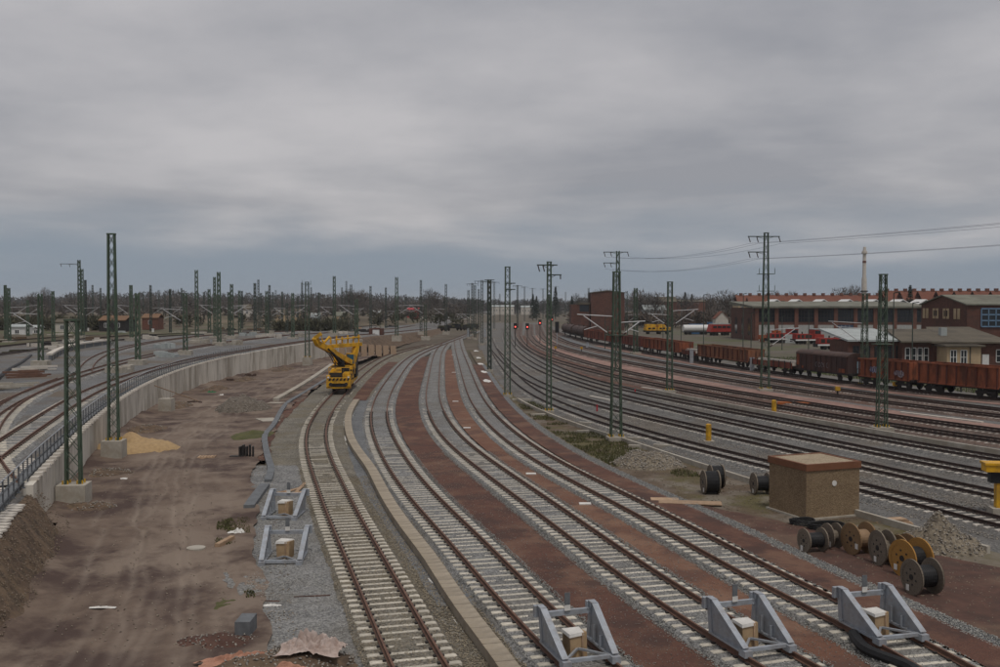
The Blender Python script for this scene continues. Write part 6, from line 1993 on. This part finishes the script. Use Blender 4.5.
boards('grey_container', 'pale grey cabin standing before the engine shed doors', 'cabin', gz(793, 343), [(0, 0, 0, 5, 2.5, 2.4, 0)], ROOFP)
boards('orange_machine', 'orange machine parts before the left end of the engine shed', 'machine', gz(771, 342), [(0, 0, 0.8, 7, 2.2, 1.2, 0.1), (-2.5, 0, 0, 1, 1.6, 0.8, 0), (2.5, 0, 0, 1, 1.6, 0.8, 0), (1.5, 0, 2.0, 2.2, 1.8, 1.2, 0)], mat('orange_red', (0.36, 0.09, 0.03)))

# signals with red lamps at the far throat
for i, (x, y) in enumerate([(515.3, 326.8), (527.3, 327), (540, 323), (551.8, 319.5)]):
    Ys = [240, 240, 265, 300][i]
    q = D(x, y, Ys)
    r = thing('light_signal', 'far light signal showing red, %s from the left' % nth(i), 'signal', (q.x, Ys, -0.4), 0, 'red light signals at the throat')
    MB().tube((0, 0, 0), (0, 0, q.z + 0.4), 0.09, 6).build('post', DARKST, r)
    hd_o = MB().bx(-0.42, 0.42, 0.02, 0.3, q.z + 0.4 - 0.6, q.z + 0.4 + 0.9).build('signal_head', BLACK, r)
    MB().tube((0, -0.12, q.z + 0.4), (0, 0.02, q.z + 0.4), 0.20, 12).build('red_lamp', emis('lamp_red', (1.0, 0.12, 0.09), 1.2), hd_o)
q = G(557, 346, -0.42)
r = thing('light_signal', 'dark signal with black head left of the hopper wagons', 'signal', q)
MB().tube((0, 0, 0), (0, 0, 4.4), 0.10, 6).build('post', GALV, r)
MB().bx(-0.5, 0.5, -0.1, 0.25, 3.4, 6.2).build('signal_head', BLACK, r)
for i, (x, y, yb) in enumerate([(587.5, 343, 348.5), (752, 358, 372), (691.5, 350, 363.5), (468, 329, 338), (485, 329, 337)]):
    q = G(x, yb, -0.42); h = D(x, y, q.y).z + 0.42
    r = thing('switch_cabinet', 'pale upright cabinet beside the tracks, %s from the left' % nth(sorted([587.5, 752, 691.5, 468, 485]).index(x)), 'cabinet', q, 0, 'pale cabinets beside the tracks')
    MB().box((0, 0, h / 2), (0.6, 0.5, h)).build('case', GALV, r)
    MB().box((0, 0, h + 0.04), (0.7, 0.6, 0.08)).build('lid', GALV, r)

# ------------------------------------------------------------------ clutter of the left yard
r = thing('low_wall', 'low curved dark wall with pale coping beside the branching track', 'wall', (-60, 130, 1.7))
pts = smooth([gp(50, 362, 1.75), gp(62, 355, 1.8), gp(80, 350, 1.9), gp(110, 345.5, 1.95)])
o_ = Vector((-60, 130, 1.7))
MB().sweep([p - o_ for p in pts], [(-0.2, -0.4), (0.2, -0.4), (0.2, 1.0), (-0.2, 1.0)]).build('wall', GREYHOSE, r)
MB().sweep([p - o_ + Vector((0, 0, 1.0)) for p in pts], [(-0.5, 0.0), (0.35, 0.0), (0.35, 0.28), (-0.5, 0.28)]).build('coping', STONE, r)
for k in range(1, len(pts) - 1, 2):
    p = pts[k] - o_; d = (pts[k + 1] - pts[k - 1]).normalized(); rr = Vector((d.y, -d.x, 0))
    MB().box(p + rr * 0.25 + Vector((0, 0, 0.3)), (0.14, 0.14, 1.35)).build('rib', CONC, r)
k = 0
for (x, y, n_, m, lab) in [(30, 377, 7, RAIL, 'stack of rusty rails and timbers by the left edge'), (8, 389, 5, CONC, 'pale concrete blocks stacked at the left edge'), (15, 354, 5, SHRUB, 'dark green covered material pile at the far left'), (37, 371, 5, STONE, 'pale beams lying beside the mast block at left')]:
    p = G(x, y, 1.75)
    boards('material_stack', lab, 'stack', p, [(random.uniform(-1, 1), random.uniform(-1.5, 1.5), 0.25 * (j % 3), 0.4 if j % 2 else 0.25, random.uniform(2, 4.5), 0.24, -0.9 + random.uniform(-0.4, 0.4)) for j in range(n_)], m)
chain('black_cable', 'thick black cable curving over the ballast at the left edge', 'cable', smooth([gp(-6, 384, 1.7), gp(8, 372, 1.7), gp(22, 364, 1.75), gp(31, 357, 1.8)]), [(0.25 * math.cos(a), 0.2 + 0.25 * math.sin(a)) for a in np.linspace(0, 2 * math.pi, 8, endpoint=False)], BLACK, 'cable')
for i, (x, y) in enumerate([(152, 341), (199, 345), (245, 337), (270, 340), (300, 339), (125, 334), (68, 338), (230, 347), (165, 350), (345, 333), (120, 372), (168, 358), (105, 344), (262, 333)]):
    p = G(x, y, 1.85); p.z = float(zL(p.y)) - 0.4
    boards('concrete_blocks', 'small group of pale concrete blocks in the left yard, %s from the left' % nth(sorted([152, 199, 245, 270, 300, 125, 68, 230, 165, 345, 120, 168, 105, 262]).index(x)), 'concrete blocks', p,
           [(random.uniform(-2.5, 2.5), random.uniform(-1.5, 1.5), 0, random.uniform(0.8, 2.4), random.uniform(0.6, 1.2), random.uniform(0.4, 1.1), random.uniform(0, 3)) for _ in range(4)], [STONE, CONC, ROOFP][i % 3])['group'] = 'concrete block groups in the left yard'
for i, (x, y) in enumerate([(14.5, 332), (28, 331), (57, 332), (80, 332), (88, 331), (123, 331), (153, 333), (161, 323), (172, 321)]):
    p = G(x, y, 1.7)
    r = thing('switch_cabinet', 'tiny white post box in the far left yard, %s from the left' % nth(i), 'cabinet', (p.x, p.y, float(zL(p.y)) - 0.4), 0, 'tiny white boxes in the far left yard')
    MB().box((0, 0, 0.7), (0.55, 0.45, 1.4)).build('case', WHITE, r)
    MB().box((0, 0, 1.43), (0.65, 0.55, 0.08)).build('lid', WHITE, r)

# odd heaps of building material across the left yard
rm = random.Random(21)
spots = []
while len(spots) < 44:
    x, y = rm.uniform(5, 430), rm.uniform(323, 352)
    if y > 345 - (x / 430) * 14 and x > 90:
        continue
    spots.append((x, y))
spots.sort()
for i, (x, y) in enumerate(spots):
    p = G(x, y, 1.6)
    for _ in range(3):
        p = G(x, y, float(zL(p.y)) - 0.42)
    kk = rm.randrange(5)
    m_k = [STONE, DARKST, PLANK, CONC, SOIL][kk]
    its = [(rm.uniform(-2.0, 2.0), rm.uniform(-1, 1), 0.0, rm.uniform(0.8, 3.0), rm.uniform(0.4, 1.4), rm.uniform(0.25, 1.0), rm.uniform(-0.6, 0.6)) for _ in range(rm.randrange(3, 7))]
    boards('building_material', 'small %s lying in the left yard, %s such heap from the left' % (['pile of pale stone', 'pile of dark steel', 'pile of timber', 'pile of grey concrete', 'pile of brown spoil'][kk], nth(i)), 'material pile', p, its, m_k)['group'] = 'material heaps in the left yard'

# ------------------------------------------------------------------ trees and scrub
def twig_crown(n, rx, rz_, s, seed, thin=0.35):
    r_ = np.random.default_rng(seed)
    u = r_.normal(size=(n, 3)); u /= np.linalg.norm(u, axis=1)[:, None]
    rad = r_.random(n) ** 0.45
    P = u * rad[:, None] * np.array([rx, rx, rz_])
    P[:, 0] += 0.25 * rx * np.sin(P[:, 2] * 1.7 + seed)
    d = u * 0.6 + r_.normal(0, 0.45, (n, 3)); d[:, 2] += 0.6
    d /= np.linalg.norm(d, axis=1)[:, None]
    w = np.cross(d, r_.normal(size=(n, 3))); w /= np.linalg.norm(w, axis=1)[:, None]
    ln = s * (0.6 + 0.9 * r_.random((n, 1))); wd = s * thin * (0.5 + r_.random((n, 1)))
    V = np.stack([P - w * wd / 2, P + w * wd / 2, P + d * ln + w * wd * 0.15, P + d * ln - w * wd * 0.15], 1)
    return V.reshape(-1, 3), np.arange(4 * n).reshape(n, 4)


def limb_mesh(h, seed, spread=0.45):
    r_ = random.Random(seed); b = MB()
    def br(p, d, l, r0, k):
        q = p + d * l
        b.tube(p, q, r0, 5, r0 * 0.6, caps=False)
        if k == 0: return
        for _ in range(3):
            nd = (d + Vector((r_.uniform(-1, 1), r_.uniform(-1, 1), r_.uniform(-0.1, 0.6))) * spread * 1.4).normalized()
            br(q, nd, l * r_.uniform(0.55, 0.8), r0 * 0.58, k - 1)
    br(Vector((0, 0, 0)), Vector((0, 0, 1)), h * 0.32, h * 0.022, 4)
    return b


TREE = []
for k in range(4):
    V, F = twig_crown(850, 3.6 + 0.3 * k, 3.9, 0.95, 100 + k, 0.16)
    V[:, 2] += 7.2
    TREE.append((limb_mesh(11, 50 + k).data('trunk', BARK), npmesh('crown', V, F, TWIG[k % 3])))


def fir_mesh(seed):
    r_ = np.random.default_rng(seed); Vs = []
    n = 700
    t = r_.random(n) ** 0.8
    ang = r_.random(n) * 6.283
    rad = (1 - t) * 2.4 * (0.35 + 0.65 * r_.random(n)) + 0.1
    P = np.stack([rad * np.cos(ang), rad * np.sin(ang), 1.0 + t * 10.5], -1)
    d = np.stack([np.cos(ang), np.sin(ang), -0.35 + 0 * t], -1) * (0.9 * (1 - t) + 0.35)[:, None]
    w = np.stack([-np.sin(ang), np.cos(ang), 0 * t], -1) * 0.32
    V = np.stack([P - w, P + w, P + d + w * 0.2, P + d - w * 0.2], 1)
    return V.reshape(-1, 3), np.arange(4 * n).reshape(n, 4)


FV_, FF_ = fir_mesh(5)
FIRM = (MB().tube((0, 0, 0), (0, 0, 11), 0.22, 6, 0.04).data('trunk', BARK), npmesh('crown', FV_, FF_, FIR))
trees = [(655, 292, 460, 0), (648, 293, 470, 0), (640, 290, 480, 0), (600, 289, 450, 0), (607, 290, 455, 0), (688, 294, 520, 0), (709, 294, 560, 0), (727, 290, 470, 0), (735, 296, 480, 0), (845, 287, 520, 0), (853, 286, 540, 0), (885, 290, 540, 0), (892, 292, 550, 0),
         (910, 285, 395, 1), (555.5, 287, 700, 1), (549, 294, 640, 1), (533, 294, 640, 1), (536.5, 296, 660, 1), (692, 294, 560, 1), (685, 292, 570, 1), (44.5, 287, 700, 2), (49, 288.5, 700, 2), (430, 289, 700, 0), (436, 292, 640, 0), (444, 297, 660, 1), (34, 292, 720, 0), (362, 290, 760, 0), (352, 289, 760, 0), (346, 291, 760, 0), (572, 296, 520, 1), (578, 295, 530, 0), (675, 296, 600, 0), (700, 297, 620, 0), (718, 296, 640, 0), (775, 291.5, 560, 0), (790, 292, 560, 0)]
trees.sort()
for i, (x, yt, Y, k) in enumerate(trees):
    q = D(x, 304, Y); ht = H + (304 - yt) / 975 * Y + 0.5
    nm = {0: 'bare_tree', 1: 'fir_tree', 2: 'poplar_tree'}[k]
    lab = {0: 'bare winter tree on the skyline, %s tree from the left', 1: 'dark fir on the skyline, %s tree from the left', 2: 'slim bare poplar on the skyline, %s tree from the left'}[k] % nth(i)
    r = thing(nm, lab, 'tree', (q.x, Y, -0.5), random.uniform(0, 6.28), 'skyline trees')
    s = ht / (11.5 if k else 11.4)
    tm, cm = FIRM if k == 1 else TREE[i % 4]
    for nm_, me_ in (('trunk', tm), ('crown', cm)):
        o = put(nm_, me_, r)
        o.scale = (s * 0.35, s * 0.35, s) if k == 2 else ((s * 0.8, s * 0.8, s) if k == 1 else (s, s, s))


def belt(name, label, x0, x1, Yf, top, n, seed, m, size=1.5, cnt=170, zf=None, flat=1.0):
    """far woods that read as one mass: many bare crowns side by side"""
    r_ = np.random.default_rng(seed)
    Vs = []; Fs = []; k = 0
    for i in range(n):
        x = x0 + (x1 - x0) * (i + r_.random()) / n
        Y = Yf(x) if callable(Yf) else Yf * (1 + 0.12 * r_.random())
        yt = np.interp(x, [t[0] for t in top], [t[1] for t in top]) + r_.uniform(-1.3, 2.2)
        zt = H + (304 - yt) / 975 * Y
        zb = -1.0 if zf is None else zf(Y)
        hh_ = zt - zb
        rx = hh_ * 0.20 * (0.8 + 0.5 * r_.random()) * flat
        V, F = twig_crown(cnt, rx, hh_ * 0.46, size * (0.7 + 0.5 * r_.random()), seed * 1000 + i, 0.42)
        V = V + np.array([(x - 500) / 975 * Y, Y, zb + hh_ * 0.52])
        V[:, 2] = np.minimum(V[:, 2], zt + 0.6)
        Vs.append(V); Fs.append(F + k); k += len(V)
    stuff(put(name, npmesh(name, np.concatenate(Vs), np.concatenate(Fs), m)), label)


topL = [(-40, 297), (10, 295), (20, 298), (60, 297), (68, 292), (90, 290.5), (110, 294), (130, 293), (150, 291), (180, 291), (200, 292), (260, 294), (290, 293.5), (330, 293), (380, 294), (400, 295), (425, 297), (450, 297), (470, 299), (520, 300), (580, 300)]
belt('far_wood', 'grey-brown leafless wood along the left skyline', -40, 480, 1150, topL, 230, 3, TWIG[2], 2.6, 150, flat=1.3)
belt('far_wood', 'nearer grey-brown leafless wood below the left skyline', -40, 470, 800, [(a, b + 5) for a, b in topL], 190, 4, TWIG[0], 2.0, 150, flat=1.3)
belt('far_wood', 'low bushy wood along the central horizon', 450, 640, 1000, [(450, 298), (500, 300), (560, 299), (640, 297)], 90, 5, TWIG[2], 2.2, 150, flat=1.3)
belt('far_wood', 'leafless trees behind the red terrace roofs', 640, 1040, 640, [(640, 297), (700, 297.5), (760, 296), (860, 294), (900, 293.5), (1040, 296)], 110, 6, TWIG[1], 1.6, 150, flat=1.2)
belt('bushes', 'dark scrub between the far tracks and the houses on the left', 40, 470, lambda x: 400 + 260 * rng.random(), [(40, 316), (200, 316), (300, 314), (360, 313), (470, 313)], 120, 7, SHRUB, 1.3, 90, zf=lambda Y: 0.5 + 2.6 * min(1, max(0, (Y - 440) / 60)), flat=1.5)
belt('bushes', 'brown scrub thickening the foot of the left skyline wood', -20, 465, lambda x: 430 + 300 * rng.random(), [(-20, 308), (200, 308), (465, 308)], 170, 12, TWIG[0], 1.3, 70, zf=lambda Y: 0.6 + 2.8 * min(1, max(0, (Y - 440) / 60)), flat=1.6)
belt('bushes', 'dark hedge patches in front of the tan houses on the left', 275, 350, 330, [(275, 322), (300, 320), (350, 319)], 34, 8, SHRUB, 1.2, 110, zf=lambda Y: -0.2, flat=1.5)
belt('bushes', 'brown leafless scrub in the depot behind the wagons', 570, 760, 420, [(570, 309), (640, 312), (700, 311), (760, 312)], 60, 9, TWIG[1], 1.4, 110, zf=lambda Y: -0.4, flat=1.5)
belt('bushes', 'olive scrub around the far left sheds', -10, 110, 310, [(-10, 319), (40, 317), (110, 318)], 50, 10, SHRUB, 1.2, 100, zf=lambda Y: 1.0, flat=1.6)


# loose stones and weeds: far too many to count
def scatter(name, label, fn, n, size, m, flat=0.7):
    P = fn(n)
    stuff(put(name, stones_mesh(name, P, size, m, flat)), label, None)


def along_pts(crv, y0, y1, w0, w1, z):
    def f(n):
        y = y0 * (y1 / y0) ** rng.random(n)
        x = crv(y) + w0 + (w1 - w0) * rng.random(n)
        return np.stack([x, y, np.full(n, z) + 0.015 * rng.random(n)], -1)
    return f


STB = mat('ballast_stones', (0.09, 0.09, 0.09), (0.38, 0.37, 0.34), 0.9, 11, detail=2)
STT = mat('tan_ballast_stones', (0.10, 0.085, 0.065), (0.40, 0.34, 0.25), 0.9, 11, detail=2)
scatter('ballast_stones', 'loose grey ballast stones around the sidings', along_pts(T2, 24, 62, -1.5, 1.5, -0.218), 12000, 0.028, STB)
scatter('ballast_stones', 'loose ballast stones around the middle siding', along_pts(T3, 24, 62, -1.5, 1.5, -0.218), 12000, 0.028, STB)
scatter('ballast_stones', 'loose ballast stones around the right siding', along_pts(T4, 24, 62, -1.5, 1.5, -0.218), 12000, 0.028, STB)
scatter('ballast_stones', 'loose tan ballast stones around the first siding', along_pts(T1, 24, 62, -1.6, 1.6, -0.216), 12000, 0.026, STT)
scatter('ballast_stones', 'loose grey stones on the gravel left of the first siding', along_pts(T1, 24, 50, -4.9, -1.6, -0.355), 16000, 0.032, STB)
scatter('ballast_stones', 'loose tan stones between the first two sidings', along_pts(T1, 24, 60, 1.5, 4.2, -0.34), 14000, 0.032, STT)
scatter('ballast_stones', 'loose stones along the gravel edge of the red path', along_pts(T4, 26, 90, 3.1, 3.9, -0.31), 9000, 0.035, STB)
scatter('waste_stones', 'stones and crumbs strewn over the waste strip', along_pts(T4, 30, 130, 4.0, 10.5, -0.40), 3600, 0.045, RUBBLE)
scatter('yard_stones', 'loose stones of the main line ballast', along_pts(RT[0], 44, 90, -2.4, 8, -0.40), 12000, 0.045, STM)

scatter('path_stones', 'stray stones on the red path between the second and third sidings', along_pts(T2, 24, 70, 1.7, 3.9, -0.285), 1500, 0.022, STM)
scatter('path_stones', 'stray stones on the red path between the third and fourth sidings', along_pts(T3, 24, 70, 1.7, 3.2, -0.285), 1200, 0.022, STM)
scatter('path_edge_stones', 'ballast stones spilt over the left edge of the first red path', along_pts(T2, 24, 70, 1.3, 1.75, -0.287), 4500, 0.028, STB)
scatter('path_edge_stones', 'ballast stones spilt over the right edge of the first red path', along_pts(T3, 24, 70, -1.75, -1.3, -0.287), 4500, 0.028, STB)
scatter('path_edge_stones', 'ballast stones spilt over the left edge of the second red path', along_pts(T3, 24, 70, 1.3, 1.75, -0.287), 4500, 0.028, STB)
scatter('path_edge_stones', 'ballast stones spilt over the right edge of the second red path', along_pts(T4, 24, 70, -1.75, -1.3, -0.287), 4500, 0.028, STB)


def bank_pts(n):
    y = rng.uniform(24, 46, n); t = rng.random(n)
    x = WALL(y) - 0.3 + t * 2.4
    s = t * t * (3 - 2 * t)
    return np.stack([x, y, (zL(y) - 0.36) * (1 - s) - 0.42 * s + 0.03], -1)


scatter('bank_stones', 'stones and crumbs on the earth bank at the lower left', bank_pts, 2600, 0.035, mat('bank_crumbs', (0.06, 0.042, 0.03), (0.30, 0.24, 0.18), 0.95, 7))
scatter('road_stones', 'small stones strewn along the dirt road', lambda n: np.stack([(lambda y, u: WALL(y) * (1 - u) + (T1(y) - 3.2) * u)(yy := rng.uniform(24, 75, n), rng.beta(1.3, 0.8, n)), yy, np.full(n, -0.325)], -1), 1800, 0.038, mat('road_stones', (0.09, 0.07, 0.055), (0.33, 0.28, 0.22), 0.95, 7))


def blades(name, label, P, h, m):
    n = len(P)
    a = rng.random(n) * 6.283; w = 0.02 + 0.03 * rng.random(n)
    L = h * (0.4 + rng.random(n)); ln = rng.normal(0, 0.35, (n, 2)) * L[:, None]
    d = np.stack([np.cos(a), np.sin(a), 0 * a], -1) * w[:, None]
    V = np.stack([P - d, P + d, P + np.concatenate([ln, L[:, None]], 1)], 1).reshape(-1, 3)
    stuff(put(name, npmesh(name, V, np.arange(3 * n).reshape(n, 3), m)), label)


f = along_pts(T4, 60, 108, 4.1, 8.5, -0.40)
P = f(14000); k_ = fbm(P[:, 0], P[:, 1], 0.25, 3, 77) > 0.12
blades('weeds', 'dry weeds and moss on the waste strip', P[k_], 0.16, GRASS)
y_ = rng.uniform(30, 48, 9000); x_ = T1(y_) - 4.6 - rng.random(9000) * 1.6
P = np.stack([x_, y_, np.full(9000, -0.36)], -1); k_ = fbm(P[:, 0], P[:, 1], 0.35, 3, 78) > 0.15
blades('weeds', 'weeds along the edge of the dirt road', P[k_], 0.13, GRASS)
f = along_pts(R9, 100, 210, 7, 26, -0.45)
P = f(26000); k_ = fbm(P[:, 0], P[:, 1], 0.06, 3, 79) > 0.05
blades('grass', 'green grass strip behind the wagons', P[k_], 0.35, mat('green_grass', (0.085, 0.115, 0.028), (0.05, 0.07, 0.02), 0.95, 0.5))

# ------------------------------------------------------------------ damp air
def haze():
    b = MB().bx(-7000, 7000, -300, 8900, -3.0, 62)
    o = b.build('haze', mat('haze_dummy', (1, 1, 1)))
    m = bpy.data.materials.new('haze'); m.use_nodes = True
    t = m.node_tree; t.nodes.clear()
    out = t.nodes.new('ShaderNodeOutputMaterial'); v = t.nodes.new('ShaderNodeVolumePrincipled')
    v.inputs['Color'].default_value = (0.93, 0.96, 1.0, 1)
    v.inputs['Density'].default_value = 0.0001
    t.links.new(v.outputs[0], out.inputs['Volume'])
    o.data.materials.clear(); o.data.materials.append(m)
    stuff(o, 'thin damp haze over the whole yard')


haze()
